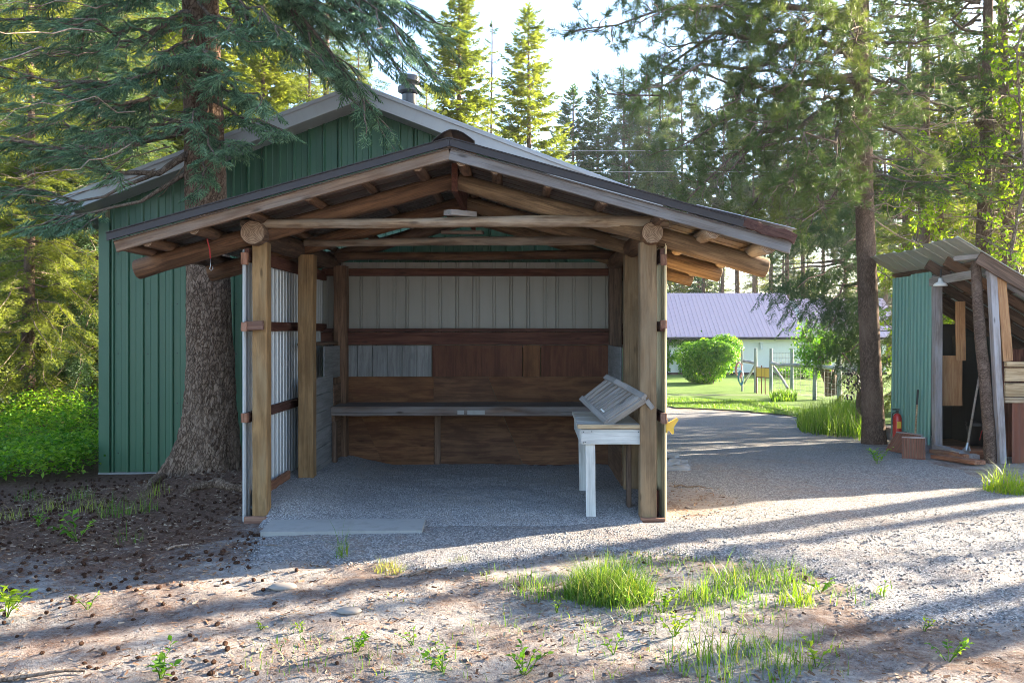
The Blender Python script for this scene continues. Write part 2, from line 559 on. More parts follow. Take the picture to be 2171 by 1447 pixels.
M['green'] = m_metal('green_metal', (.027, .094, .047), .42, 0, (.045, .11, .07), .45)
M['teal'] = m_metal('teal_metal', (.11, .27, .225), .5, 0, (.15, .28, .25), .5)
M['greyfascia'] = m_metal('grey_fascia', (.36, .37, .385), .55, 0, (.26, .26, .27), .4)
M['greymetal'] = m_metal('grey_sheet_metal', (.44, .46, .43), .4, .3, (.3, .3, .28), .35, streak=(2, 2, 2))
M['rust'] = m_metal('rusty_metal', (.17, .06, .035), .8, 0, (.08, .035, .022), .7)
M['purple'] = m_metal('mauve_roof_metal', (.70, .49, .51), .5, .0, (.66, .50, .52), .3, streak=(2, 2, 2))
M['housewall'] = m_metal('cream_siding', (.80, .78, .68), .5, 0, (.66, .65, .58), .3)
M['concrete'] = m_metal('concrete', (.29, .285, .275), .9, 0, (.17, .165, .155), .7, spec=.2, streak=(3, 3, 3))
M['black'] = m_metal('black_plastic', (.02, .021, .023), .5, 0, (.06, .06, .055), .3)
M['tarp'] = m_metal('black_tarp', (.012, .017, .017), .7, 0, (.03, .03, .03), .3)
M['steel'] = m_metal('grey_steel', (.30, .31, .32), .35, .8, (.2, .18, .16), .3)
M['darksteel'] = m_metal('dark_steel', (.10, .10, .105), .45, .5, (.06, .055, .05), .4)
M['red'] = m_metal('red_enamel', (.42, .02, .018), .3, 0, (.2, .02, .02), .2)
M['redcord'] = m_metal('red_cord', (.40, .03, .035), .7, 0, (.2, .02, .02), .2)
M['pink'] = m_metal('pink_hose', (.55, .24, .21), .6, 0, (.4, .2, .18), .2)
M['bluehose'] = m_metal('blue_hose', (.05, .22, .30), .5, 0, (.04, .15, .2), .2)
M['yellow'] = m_metal('yellow_plastic', (.70, .42, .05), .45, 0, (.5, .3, .05), .2)
M['cream'] = m_metal('cream_outer_metal', (.72, .58, .34), .5, 0, (.5, .4, .25), .3)
M['white'] = m_metal('white_enamel', (.72, .72, .70), .4, 0, (.5, .5, .48), .2)
M['stone'] = m_metal('slate_stone', (.27, .28, .29), .85, 0, (.16, .15, .14), .5, spec=.2, streak=(3, 3, 3))
M['palestone'] = m_metal('pale_stone', (.27, .24, .215), .9, 0, (.19, .16, .14), .5, spec=.15, streak=(5, 5, 5))
M['fencepost'] = m_wood('fence_post_wood', (.17, .20, .16), (.33, .36, .29), grey=(.36, .37, .36), greyamt=.4, ring=8, stain=.3)
M['rail'] = m_wood('fence_rail_wood', (.22, .20, .19), (.42, .39, .37), grey=(.42, .42, .44), greyamt=.5, ring=8, stain=.3)
M['bark_spruce'] = m_bark('spruce_bark', (.115, .072, .05), (.27, .185, .135), 30, .5, .012)
M['bark_pine'] = m_bark('pine_bark', (.10, .066, .052), (.24, .17, .135), 44, .5, .012)
M['twig'] = m_bark('twig_bark', (.10, .075, .06), (.24, .19, .155), 30, .5, .004)
M['deadtwig'] = m_bark('dead_twig_bark', (.20, .15, .12), (.40, .32, .26), 30, .5, .003)
M['needle_blue'] = m_leaf('blue_spruce_needles', [(.045, .095, .055), (.11, .20, .12), (.22, .34, .21)], .28, .55, 1.6, True)
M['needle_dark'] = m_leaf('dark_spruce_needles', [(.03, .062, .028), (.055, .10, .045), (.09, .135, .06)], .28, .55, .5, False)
M['needle_sunlit'] = m_leaf('sunlit_spruce_needles', [(.08, .11, .025), (.15, .175, .04), (.23, .24, .055)], .5, .55, .5, False)  # yellow of sun on and through the needles is put into the colour
M['needle_pine'] = m_leaf('pine_needles', [(.035, .07, .03), (.08, .12, .045), (.16, .18, .06)], .33, .5, .7, False)
M['leaf_lime'] = m_leaf('young_leaves', [(.10, .19, .012), (.19, .29, .02), (.28, .36, .03)], .5, .45, 1.5)
M['leaf_green'] = m_leaf('green_leaves', [(.05, .14, .012), (.10, .24, .02), (.20, .33, .035)], .5, .45, 1.5)
M['cover'] = m_leaf('undergrowth_leaves', [(.05, .15, .012), (.14, .28, .02), (.28, .38, .04)], .5, .45, .9)
M['grass'] = m_leaf('grass_blades', [(.045, .11, .013), (.095, .185, .024), (.19, .26, .055)], .45, .45, 2.0)
M['drygrass'] = m_leaf('dry_grass_blades', [(.14, .2, .03), (.25, .27, .06), (.36, .3, .12)], .4, .6, 2.0)
M['litter'] = m_leaf('needle_litter', [(.10, .05, .03), (.19, .11, .07), (.34, .26, .19)], .0, .9, 9.0)
M['cone'] = m_bark('pine_cone', (.05, .025, .018), (.16, .085, .055), 60, 1, .01)

def m_dirt():
    n = NT('forest_dirt')
    v = n.coords((1, 1, 1), rand=False)
    a = n.noise(v, .75, 6, .62, .4)
    b = n.noise(v, 5.0, 6, .7)
    c = n.noise(v, 28, 5, .75)
    d = n.noise(v, 110, 3, .7)
    pale = n.ramp(c, [(.3, (.22, .20, .20)), (.55, (.35, .332, .32)), (.75, (.50, .48, .465))])
    brown = n.ramp(c, [(.3, (.07, .037, .026)), (.52, (.145, .082, .058)), (.75, (.25, .165, .12))])
    sep = n.n('SeparateXYZ', {0: v})
    # needle litter lies thick under the spruce on the left
    lt = n.math('MULTIPLY', n.n('MapRange', {0: sep.outputs[0], 1: -1.3, 2: -2.9}).outputs[0], n.n('MapRange', {0: sep.outputs[1], 1: 4.9, 2: 6.6}).outputs[0])
    m = n.math('ADD', n.math('MULTIPLY', a, .62), n.math('MULTIPLY', b, .38))
    m = n.math('ADD', m, n.math('MULTIPLY', lt, .25))
    m = n.math('ADD', m, n.math('MULTIPLY', n.math('SUBTRACT', d, .5), .22))
    f = n.ramp(m, [(.46, (0,) * 3), (.64, (1,) * 3)])
    col = n.mix(f, pale, brown)
    rb = n.ramp(n.noise(v, 60, 3, .6), [(.60, (0,) * 3), (.68, (1,) * 3)])
    col = n.mix(n.math('MULTIPLY', rb, .6), col, (.23, .105, .065))
    db = n.ramp(n.noise(n.n('VectorMath', {0: v, 1: (3.3, 1.7, 0)}, operation='ADD').outputs[0], 46, 3, .6), [(.62, (0,) * 3), (.70, (1,) * 3)])
    col = n.mix(n.math('MULTIPLY', db, .75), col, (.05, .04, .035))
    h = n.math('ADD', n.math('MULTIPLY', b, .4), n.math('ADD', n.math('MULTIPLY', c, .4), n.math('MULTIPLY', d, .25)))
    return n.bsdf(col, .95, 0, n.bump(h, 1.0, .075), .12)

def m_gravel(name, tone=1.0, sc=70.0, dirtmix=.35, pale=False):
    n = NT(name)
    v = n.coords((1, 1, 1), rand=False)
    vo = n.n('TexVoronoi', {'Vector': v, 'Scale': sc, 'Randomness': 1.0}, feature='F1')
    ve = n.n('TexVoronoi', {'Vector': v, 'Scale': sc * .55, 'Randomness': 1.0}, feature='F1')
    r = n.n('SeparateColor', {0: vo.outputs['Color']})
    g1 = tuple(c * tone for c in (.12, .122, .13)); g2 = tuple(c * tone for c in (.235, .235, .245)); g3 = tuple(c * tone for c in (.40, .39, .385))
    col = n.ramp(r.outputs[0], [(.05, g1), (.45, g2), (.95, g3)])
    rim = n.ramp(vo.outputs['Distance'], [(.35, (0,) * 3), (.75, (1,) * 3)])
    col = n.mix(n.math('MULTIPLY', rim, .6), col, tuple(c * .5 * tone for c in (.16, .14, .125)))
    big = n.noise(v, .9, 6, .65)
    fin = n.noise(v, 7, 5, .7)
    mk = n.ramp(n.math('ADD', n.math('MULTIPLY', big, .55), n.math('MULTIPLY', fin, .45)), [(.50, (0,) * 3), (.63, (dirtmix,) * 3)])
    col = n.mix(mk, col, (.24, .17, .13) if not pale else (.34, .30, .26))
    rb = n.ramp(n.noise(v, 33, 3, .6), [(.68, (0,) * 3), (.73, (1,) * 3)])
    col = n.mix(n.math('MULTIPLY', rb, .45), col, (.17, .09, .06))
    h = n.math('SUBTRACT', n.math('MULTIPLY', r.outputs[1], .45), n.math('ADD', n.math('MULTIPLY', vo.outputs['Distance'], .6), n.math('MULTIPLY', ve.outputs['Distance'], .35)))
    return n.bsdf(col, .85, 0, n.bump(h, .8, .014), .2)

def m_lawn():
    n = NT('mown_lawn')
    v = n.coords((1, 1, 1), rand=False)
    a = n.noise(v, .35, 5, .6); b = n.noise(v, 3, 5, .7); c = n.noise(v, 40, 4, .7)
    f = n.math('ADD', n.math('MULTIPLY', a, .4), n.math('ADD', n.math('MULTIPLY', b, .35), n.math('MULTIPLY', c, .25)))
    col = n.ramp(f, [(.35, (.055, .12, .018)), (.5, (.11, .20, .032)), (.66, (.20, .29, .07))])
    w = n.n('TexWave', {'Vector': n.n('VectorMath', {0: v, 1: (.25, 1, 0)}, operation='MULTIPLY').outputs[0], 'Scale': .28, 'Distortion': 2.0})
    col = n.mix(n.math('MULTIPLY', w.outputs['Fac'], .35), col, (.16, .25, .06))
    d = n.n('BsdfPrincipled', {'Base Color': col, 'Roughness': .8, 'Specular IOR Level': .15, 'Normal': n.bump(n.math('ADD', c, b), 1.0, .08)})
    n.t.links.new(d.outputs[0], n.out.inputs[0])
    return n.m

M['dirt'] = m_dirt()
M['gravel'] = m_gravel('drive_gravel', 1.0, 78.0, .5)
M['floorgravel'] = m_gravel('shed_floor_gravel', 1.3, 105.0, .5, True)
M['lawn'] = m_lawn()

# ------------------------------------------------------------------ the ground
def axis(fine0, fine1, step, mid, mstep, far):
    a = list(np.arange(fine0, fine1, step))
    l = list(np.arange(fine0 - mid, fine0, mstep)); r = list(np.arange(fine1, fine1 + mid, mstep))
    g = [r[-1] + mstep * 1.6 ** k for k in range(1, 12) if r[-1] + mstep * 1.6 ** k < far] + [far]
    gl = [l[0] - (x - r[-1]) for x in reversed(g)]
    return np.array(gl + l + a + r + g)

def grid_mesh(name, xs, ys, mat, dz=0.0, keep=None, zf=None, smooth=True):
    Xg, Yg = np.meshgrid(xs, ys)
    Z = (zf or terrain)(Xg, Yg) + dz
    V = np.stack([Xg, Yg, Z], -1).reshape(-1, 3)
    nx, ny = len(xs), len(ys)
    i = np.arange(ny - 1)[:, None] * nx + np.arange(nx - 1)[None, :]
    Q = np.stack([i, i + 1, i + 1 + nx, i + nx], -1).reshape(-1, 4)
    if keep is not None:
        cxg = (Xg[:-1, :-1] + Xg[1:, 1:]) / 2; cyg = (Yg[:-1, :-1] + Yg[1:, 1:]) / 2
        k = keep(cxg, cyg).reshape(-1)
        Q = Q[k]
        used = np.unique(Q); rm = np.zeros(len(V), int); rm[used] = np.arange(len(used))
        V = V[used]; Q = rm[Q]
    return npmesh(name, V, Q, mat, smooth)

def inpoly(poly, X, Y):
    ins = np.zeros(X.shape, bool)
    n = len(poly)
    for i in range(n):
        x1, y1 = poly[i]; x2, y2 = poly[(i + 1) % n]
        c = ((y1 > Y) != (y2 > Y)) & (X < (x2 - x1) * (Y - y1) / (y2 - y1 + 1e-12) + x1)
        ins ^= c
    return ins

xs = axis(-5.2, 5.6, .045, 12, .35, 400)
ys = axis(3.2, 10.5, .04, 14, .3, 500)
o = link('ground', grid_mesh('ground', xs, ys, M['dirt']))
tag(o, kind='structure')

gp = [(528, 1138), (520, 1205), (640, 1196), (800, 1200), (900, 1208), (1010, 1212), (1120, 1190), (1250, 1172), (1420, 1175), (1560, 1190),
      (1690, 1205), (1790, 1240), (1800, 1290), (1850, 1330), (2000, 1330), (2300, 1330), (2900, 1180), (2480, 1085), (2180, 1045), (2075, 1005), (2000, 985), (1930, 968), (1880, 950), (1820, 938),
      (1740, 920), (1695, 900), (1690, 884), (1560, 872), (1405, 864), (1200, 850), (800, 850)]
gw = [G(*p) for p in gp]
gpoly = [(p.x, p.y) for p in gw] + [(1.3, 15.0), (1.3, 9.9), (1.45, 8.5), (2.0, 7.75), (1.75, 7.3), (1.22, 6.95), (-.6, 6.75), (-2.3, 6.75)]
def in_gravel(X, Y):
    w = .35 * (fbm(X * 2.2, Y * 2.2, 31, 4) - .5) + .22 * (fbm(X * 9, Y * 9, 35, 3) - .5)
    ok = inpoly(gpoly, X + w, Y + .8 * w)
    return ok
def gravel_z(X, Y):
    fr = sum(in_gravel(X + .11 * math.cos(a), Y + .11 * math.sin(a)).astype(float) for a in np.arange(8) * math.pi / 4) / 8
    return terrain(X, Y) - .016 + .026 * fr
gx = np.arange(-2.6, 9.2, .05); gy = np.concatenate([np.arange(4.2, 9.5, .035), np.arange(9.5, 22.5, .09)])
o = link('gravel_driveway', grid_mesh('gravel_driveway', gx, gy, M['gravel'], 0, in_gravel, gravel_z))
tag(o, kind='structure')

def floor_z(X, Y):
    e = sstep(6.75, 7.3, Y)
    return base_terrain(X, Y) - .035 + .050 * sstep(6.55, 6.85, Y) + .030 * e + .05 * (fbm(X * 2.4, Y * 2.4, 41, 4) - .5) * e + .10 * sstep(-1.5, -2.15, X) * e + .012 * (fbm(X * 14, Y * 14, 44, 3) - .5)
fx = np.arange(-2.34, 1.16, .035); fy = np.arange(6.38, 9.64, .035)
o = link('gravel_floor', grid_mesh('gravel_floor', fx, fy, M['floorgravel'], 0, lambda X, Y: (Y > 6.62 + .25 * (fbm(X * 3, Y * 3, 51, 3) - .5)) & ((X > -2.16) | (Y > 7.06)) & ((X < 1.0) | (Y > 7.06)), floor_z))
tag(o, kind='structure')

lawnp = [(1200, 842), (1405, 863), (1560, 871), (1690, 883), (1700, 902), (1740, 921), (1850, 925), (1880, 900)]
lw = [G(*p) for p in lawnp]
lpoly = [(1.3, 15)] + [(p.x, p.y) for p in lw] + [(9.5, 17.0), (40, 22), (75, 60), (75, 72), (-10, 72), (1.3, 40)]
lx = np.concatenate([np.arange(-9, 12, .16), np.arange(12, 76, .9)]); ly = np.concatenate([np.arange(13.5, 24, .12), np.arange(24, 72, .9)])
o = link('lawn', grid_mesh('lawn', lx, ly, M['lawn'], .03, lambda X, Y: inpoly(lpoly, X + .25 * (fbm(X * 3, Y * 3, 61, 3) - .5), Y + .25 * (fbm(X * 3, Y * 3, 65, 3) - .5))))
tag(o, kind='structure')

# forest clearing far behind on the left: a pale track catches the sun
tk = [(-60, 21), (-9, 19.5), (-3, 20), (-3, 24), (-9, 24), (-60, 26)]
o = link('forest_track', grid_mesh('forest_track', np.arange(-30, -2, .4), np.arange(18, 27, .25), M['gravel'], .03, lambda X, Y: inpoly(tk, X + .8 * fbm(X, Y, 71, 2), Y)))
tag(o, kind='structure')

# ------------------------------------------------------------------ the open shed
SX = -0.58
shed = thing('open_shed', 'open-fronted log shed with low gable roof, metal walls and a bare gravel floor', 'shed', (SX, 8.3, 0))
LG = [M['log'], M['end']]
zr_top = lambda off: 3.022 - .2766 * off           # roof underside above the purlins
YS = [7.0, 8.15, 9.55]
XL, XR = -2.235, 1.075
# posts
for side, x in (('l', XL), ('r', XR)):
    for i, y in enumerate(YS):
        w = (.125 if side == 'l' else .138) if i == 0 else .147
        x = ((-2.22, -2.135, -2.11) if side == 'l' else (1.05, 1.062, 1.06))[i]
        zb = (-.10 if side == 'l' else -.02) if i == 0 else -.05
        board('post', (x, y, zb), (x, y, 2.34), w, w, M['post'] if i < 2 else M['brownboard'], shed, up=(1, 0, 0), bev=.008, seg=8, rough=.003)
    x = XL if side == 'l' else XR
    # wall plate log resting on the posts
    log('wall_plate', (x - .01, 6.84, 2.41), (x + .02 * (1 if side == 'l' else -1), 9.75, 2.40), .105 if side == 'l' else .092, .085, LG, shed, n=18, seg=12)
# foot blocks at the front posts
board('foot_block', (-2.33, 6.895, -.04), (-2.15, 6.895, -.04), .17, .05, M['redblock'], shed)
board('foot_block', (.978, 6.90, .0), (1.18, 6.90, .0), .07, .045, M['redblock'], shed)
# tie poles
log('tie_pole', (-2.36, 6.93, 2.492), (1.21, 6.96, 2.512), .036, .054, [M['pale_log'], M['end']], shed, seg=18, bend=.015, bump=.14)
log('tie_pole', (-2.15, 8.12, 2.46), (1.10, 8.12, 2.505), .034, .052, [M['pale_log'], M['end']], shed, seg=16, bend=.02, bump=.12)
log('tie_pole', (-2.12, 9.45, 2.44), (1.10, 9.45, 2.455), .045, .052, LG, shed, seg=14, bend=.02)
# rafters: three pairs, and the ridge board
for i, (y, hl) in enumerate(((7.02, 2.64), (8.17, 2.52), (9.55, 2.52))):
    zt = 2.862 + (.02 if i == 2 else 0)
    for s in (-1, 1):
        dx = hl + (.06 if s < 0 and i == 0 else 0)
        a = Vector((SX + s * .03, y, zt)); b = Vector((SX + s * dx, y, zt - .277 * dx))
        log('rafter', a, b, .068 if s < 0 else .072, .085, [M['log'] if s < 0 else M['log_warm_lit'], M['end_dark']], shed, seg=12, bend=.02, bump=.09)
board('ridge_board', (SX, 6.93, 2.885), (SX, 9.64, 2.885), .24, .05, M['girt'], shed)
# purlins
YV, YB = 6.5, 9.66
for s, offs in ((-1, (.26, .70, 1.13, 1.60, 2.03, 2.40, 2.57)), (1, (.09, .36, .78, 1.22, 1.68, 2.08, 2.52))):
    for k, of in enumerate(offs):
        r = .042 + rnd.uniform(-.006, .008)
        if s > 0 and k >= 5: r = .058
        yb = YB - .05 if not (s < 0 and of > 2.3) else 8.72
        z = zr_top(of) - r - .008
        log('purlin', (SX + s * of, YV + .03, z), (SX + s * of, yb, z), r, r * .9, [M['pale_log'] if s > 0 and k > 4 else M['log'], M['end']], shed, n=10, seg=8, bend=.012, bump=.12)
# barge boards
def rz(off, dz=0): return zr_top(off) + dz
for s in (-1, 1):
    mt = M['barge'] if s < 0 else M['barge_grey']
    x1 = 2.63 if s < 0 else 2.68
    a = Vector((SX + s * .002, YV, rz(0, -.032))); b = Vector((SX + s * x1, YV, rz(x1, -.032)))
    board('barge_board', a, b, .092, .036, mt, shed, seg=10, rough=.003)
# roof sheets, four on each slope, ribs running down the slope
slp = Vector((1, 0, -.2766)).normalized()
for s in (-1, 1):
    d = Vector((s * slp.x, 0, slp.z)); nrm = Vector((s * .2666, 0, .964))
    nsh = 4; wy = (YB - YV + .04) / nsh
    for k in range(nsh):
        L = 2.74
        if s < 0 and k >= 2: L = 2.5           # cut back round the spruce trunk
        of = profile('rib', wy + .03, .19, .014, .03)
        oo = Vector((SX, YV - .04 + k * wy, rz(0, .004 + .002 * k)))
        sheet('roof_sheet', oo, (0, 1, 0), d, nrm, of, 0.0, L, M['roofmetal'], shed)
# dark verge trim above the barge boards
for s in (-1, 1):
    x1 = 2.68 if s < 0 else 2.32
    m = MB()
    A = [(SX + s * .001, rz(0, .02)), (SX + s * x1, rz(x1, .02)), (SX + s * x1, rz(x1, .078)), (SX + s * .001, rz(0, .078))]
    m.prism([(x, YV - .05, z) for x, z in A], None, (0, .024, 0))
    B = [(SX + s * .001, rz(0, .0785)), (SX + s * x1, rz(x1, .0785)), (SX + s * x1, rz(x1, .086)), (SX + s * .001, rz(0, .086))]
    m.prism([(x, YV - .062, z) for x, z in B], None, (0, .16, 0))
    m.build('verge_trim', M['darkmetal'], shed)
# rotten, exposed end of the right eave and a lifted sheet corner
board('rotten_fascia', (SX + 2.30, YV - .035, rz(2.30, .055)), (SX + 2.71, YV - .03, rz(2.71, .045)), .075, .03, M['girt'], shed, seg=8, rough=.010, label='rotted dark board end at the right eave')
m = MB()
prof = profile('rib', 1.5, .19, .016, .05)
sheet('lifted_sheet', (SX + 1.95, YV - .02, rz(1.95, .10)), (0, 1, 0), Vector((.972, 0, -.235)), (.22, 0, .97), prof, 0, .80, M['greyfascia'], shed, label='paler overlapping sheet lifted at the right eave')
# ridge cap
m = MB()
pr = [(-.16, -.035), (-.12, .0), (-.07, .035), (-.02, .055), (.03, .05), (.08, .03), (.13, -.005), (.17, -.035)]
for lay in (0, 1):
    pass
vs = []; fs = []
n = len(pr)
for y, k in ((YV - .09, 1.0), (YV + .25, .9), (YB, .9)):
    for q in (0, -.004):
        for (x, z) in pr: vs.append((SX + .03 + x * k, y, rz(0, .085) + z * k + q))
for r in range(2):
    for i in range(n - 1):
        a = r * 2 * n
        fs.append((a + i, a + i + 1, a + 2 * n + i + 1, a + 2 * n + i))
        fs.append((a + n + i + 1, a + n + i, a + 3 * n + i, a + 3 * n + i + 1))
for i in range(n - 1):
    fs.append((i + 1, i, n + i, n + i + 1))
m.add(vs, fs)
m.build('ridge_cap', M['darkmetal'], shed)

# side walls: metal sheets outside the posts, flat rails between
for side, x, sg in (('l', XL - .118, -1), ('r', XR + .118, 1)):
    y = 6.93
    for k in range(3):
        wdt = .93 if k < 2 else 1.02
        pf = profile('corr', wdt + .012, .098, .016, .02)
        sheet('wall_sheet', (x + sg * .0015 * k, y, -.08 if side == 'l' else -.03), (0, 1, 0), (0, 0, 1), (sg, 0, 0), pf, 0, 2.36, M['galv'] if side == 'l' else M['cream'], shed, nv=1)
        y += .93
    for z, h in ((2.235, .11), (1.635, .085), (.865, .085)):
        board('wall_rail', (x - sg * .026, 6.94, z), (x - sg * .026, 9.68, z), h, .036, M['girt'], shed)
    board('kick_board', (x - sg * .055, 7.075, .11), (x - sg * .055, 8.07, .11), .24, .036, M['redblock'] if side == 'l' else M['girt'], shed)
    for z, w in (((2.20, .10), (1.63, .075), (.87, .075)) if side == 'l' else ((2.19, .09), (1.65, .07), (.865, .085))):
        xx = x - sg * .022
        board('rail_end_block', (xx, 6.90, z - w * .5), (xx, 6.90, z + w * .5), .05, .05, M['redblock'], shed, up=(1, 0, 0))
board('rail_end_block', (-2.325, 6.905, 1.637), (-2.175, 6.905, 1.645), .075, .035, M['redblock'], shed, label='split block nailed across the left front post')
# back wall
s96 = 9.66
def bx(px, Y=s96): return (px - CX) / FPX * Y
def bz(py, Y=s96): return EYE - (py - CY) / FPX * Y
xa, xb = -2.35, 1.17
nsh = 4; wx = (xb - xa) / nsh
for k in range(nsh):
    pf = profile('groove', wx + .01, .1965, .010, .03 + (.05 if k % 2 else 0))
    sheet('back_sheet', (xa + k * wx, 9.675 + .0015 * k, 1.40), (1, 0, 0), (0, 0, 1), (0, -1, 0), pf, 0, .995, M['whitemetal'], shed)
board('back_rail', (xa, 9.642, 2.277), (xb, 9.642, 2.277), .085, .036, M['girt'], shed)
board('back_rail', (xa, 9.61, 1.605), (xb, 9.61, 1.605), .038, .10, M['girt'], shed)
board('back_rail', (xa, 9.60, 1.508), (xb, 9.60, 1.508), .145, .038, M['girt'], shed)
# grooved grey-white boards and red plywood above the bench
xw0, xw1 = bx(728), bx(916)
nb = 6
for k in range(nb):
    wv = (xw1 - xw0) / nb
    board('grey_board', (xw0 + (k + .5) * wv, 9.632, 1.062), (xw0 + (k + .5) * wv, 9.632, 1.425), wv - .004, .016, M['greywhite'], shed, up=(1, 0, 0), bev=.004, rough=.0008)
for a, b, mt in ((917, 1108, 'redply'), (1109, 1146, 'ply'), (1147, 1299, 'redply')):
    x0, x1 = bx(a), bx(b)
    board('plywood_panel', ((x0 + x1) / 2, 9.634, 1.062), ((x0 + x1) / 2, 9.634, 1.425), x1 - x0 - .003, .012, M[mt], shed, up=(1, 0, 0), rough=.0006)
# lower plywood: four odd cut pieces with slanting seams
def plypiece(pts, mt=M['ply']):
    m = MB(); g = .0018
    c = Vector((sum(p[0] for p in pts) / len(pts), 0, sum(p[1] for p in pts) / len(pts)))
    poly = []
    for px, py in pts:
        p = Vector((bx(px, 9.64), 9.63, bz(py, 9.64)))
        poly.append(p)
    cc = sum(poly, Vector()) / len(poly)
    poly = [p + (cc - p).normalized() * g for p in poly]
    m.prism(poly, None, (0, .012, 0))
    me = m.mesh('plywood_piece', mt)
    me.transform(Matrix.Translation(-cc))
    link('plywood_piece', me, shed, Matrix.Translation(cc))
plypiece([(700, 798), (728, 798), (817, 993), (700, 993)])
plypiece([(728, 798), (920, 798), (920, 993), (817, 993)])
plypiece([(920, 798), (1034, 798), (1112, 993), (920, 993)])
plypiece([(1034, 798), (1300, 798), (1300, 993), (1112, 993)])
xx = bx(928, 9.6)
board('batten', (xx, 9.612, .02), (xx, 9.612, .66), .07, .018, M['brownboard'], shed, up=(1, 0, 0))
board('sill_board', (xa, 9.615, .015), (xb, 9.615, .015), .035, .03, M['girt'], shed)
# built-in bench: plank top, front edge, small metal plates
for k in range(3):
    y0 = 9.02 + k * .20
    board('bench_plank', (-2.10, y0 + .098, .752), (1.0, y0 + .098, .752), .194, .03, M['bench'], shed, up=(0, 1, 0), rough=.0025, seg=8)
e = board('bench_front', (-2.10, 9.004, .718), (1.0, 9.004, .718), .098, .03, M['bench'], shed, seg=10)
for a, b, mt in ((970, 984, 'concrete'), (991, 1028, 'concrete')):
    m = MB(); x0, x1 = bx(a, 9.0), bx(b, 9.0)
    m.box(((x0 + x1) / 2, 8.986, .709), (x1 - x0, .003, .044))
    m.build('metal_plate', M[mt], e)
board('bench_bracket', (-2.09, 9.04, .66), (-2.09, 9.60, .66), .12, .04, M['brownboard'], shed)
board('bench_leg', (-2.07, 9.06, .0), (-2.07, 9.06, .60), .09, .04, M['brownboard'], shed, up=(0, 1, 0))
# pale boarding on the inside of the left wall
for k in range(6):
    z = .03 + (k + .5) * .181
    board('pale_wall_board', (-2.112, 8.27, z), (-2.112, 9.12, z + .004), .177, .018, M['greywhite'], shed, rough=.001)
board('pale_corner_board', (-2.118, 8.76, 1.25), (-2.118, 9.60, 1.25), .355, .016, M['greywhite'], shed)
board('wall_shelf', (-2.19, 8.25, 1.46), (-2.19, 9.45, 1.46), .14, .03, M['brownboard'], shed, up=(1, 0, 0))
board('end_panel', (-2.10, 9.12, .5), (-2.10, 9.58, .5), 1.0, .012, M['brownboard'], shed)
board('right_wall_panel', (.985, 8.35, 1.22), (.985, 9.58, 1.22), .42, .014, M['greywhite'], shed)
board('right_wall_panel', (.985, 8.28, .42), (.985, 9.58, .42), .80, .014, M['brownboard'], shed)

# concrete sill at the mouth of the shed
m = MB()
top = [G(552, 1138), G(575, 1112), G(902, 1110), G(895, 1134)]
m.prism([(p.x, p.y, .040 + (.004 if i in (1, 2) else 0)) for i, p in enumerate(top)], None, (0, 0, -.10))
o = m.build('concrete_slab', M['concrete']); tag(o, 'thin pale concrete slab set in the gravel at the mouth of the log shed', 'slab')
c = Vector(sum((Vector((p.x, p.y, -.02)) for p in top), Vector()) / 4)
o.data.transform(Matrix.Identity(4))

# loose boards left lying on the tie poles
m = board('scrap_board', (-.63, 6.86, 2.578), (-.43, 7.0, 2.580), .13, .045, M['weathered'], None, up=(0, 1, .05))
tag(m, 'short grey board end lying on top of the front tie pole', 'board')
m = board('scrap_board', (-.80, 8.16, 2.565), (-.40, 8.10, 2.558), .12, .03, M['barge'], None, up=(0, 1, .08))
tag(m, 'brown board scrap lying across the middle tie pole', 'board')
# red strap with a hook on the left rafter
strap = thing('hook_strap', 'thin red strap with a metal hook hanging from the left front rafter', 'strap', (-2.63, 6.92, 2.30))
m = MB(); pts = [(-2.63, 6.935, 2.43), (-2.645, 6.90, 2.36), (-2.63, 6.915, 2.28), (-2.625, 6.92, 2.20)]
m.tube(pts, .006, 6); m.build('strap', M['redcord'], strap, True)
m = MB(); m.tube([(-2.625, 6.92, 2.20), (-2.625, 6.92, 2.14), (-2.632, 6.92, 2.115), (-2.620, 6.92, 2.10), (-2.606, 6.92, 2.115), (-2.607, 6.92, 2.135)], .004, 6); m.build('hook', M['steel'], strap, True)
# yellow hook outside the right wall
hk = thing('wall_hook', 'yellow star-shaped plastic hook on the outside of the right metal wall', 'hook', (1.21, 6.95, .79))
m = MB()
pl = [(-.012, .05), (.012, .035), (.085, .075), (.098, .062), (.055, -.005), (.060, -.055), (.045, -.062), (.022, -.035), (-.012, -.03)]
m.prism([(1.205 + x, 6.93, .79 + z) for x, z in pl], None, (0, .03, 0)); m.build('hook', M['yellow'], hk)
m = MB(); m.box((1.203, 6.945, .80), (.008, .05, .12)); m.build('mount', M['yellow'], hk)

# ------------------------------------------------------------------ white work table
tb = thing('work_table', 'white painted work table with a bare worn wooden top', 'table', (.75, 7.5, 0))
for k in range(4):
    y0 = 6.975 + k * .285
    x0 = .455 if k == 0 else .46
    board('top_plank', (x0 + .006 * k, y0 + .14, .790), (.985, y0 + .14, .790), .278, .03, M['tabletop'], tb, up=(0, 1, 0), rough=.0015)
board('front_edge', (.455, 6.958, .789), (.985, 6.958, .789), .036, .02, M['tan'], tb)
ap = board('apron', (.488, 6.975, .702), (.985, 6.975, .702), .128, .025, M['whitewood'], tb, rough=.001)
m = MB()
for x, z in ((.505, .745), (.505, .655), (.52, .66), (.575, .748), (.97, .745)):
    m.lathe([(.0, .0), (.006, .0)], 8, (0, 0, 0)) if False else m.box((x, 6.961, z), (.008, .003, .008))
m.build('nail_head', M['black'], ap)
board('side_apron', (.488, 6.99, .702), (.505, 8.05, .702), .128, .022, M['whitewood'], tb)
board('back_apron', (.50, 8.06, .702), (.985, 8.06, .702), .128, .022, M['whitewood'], tb)
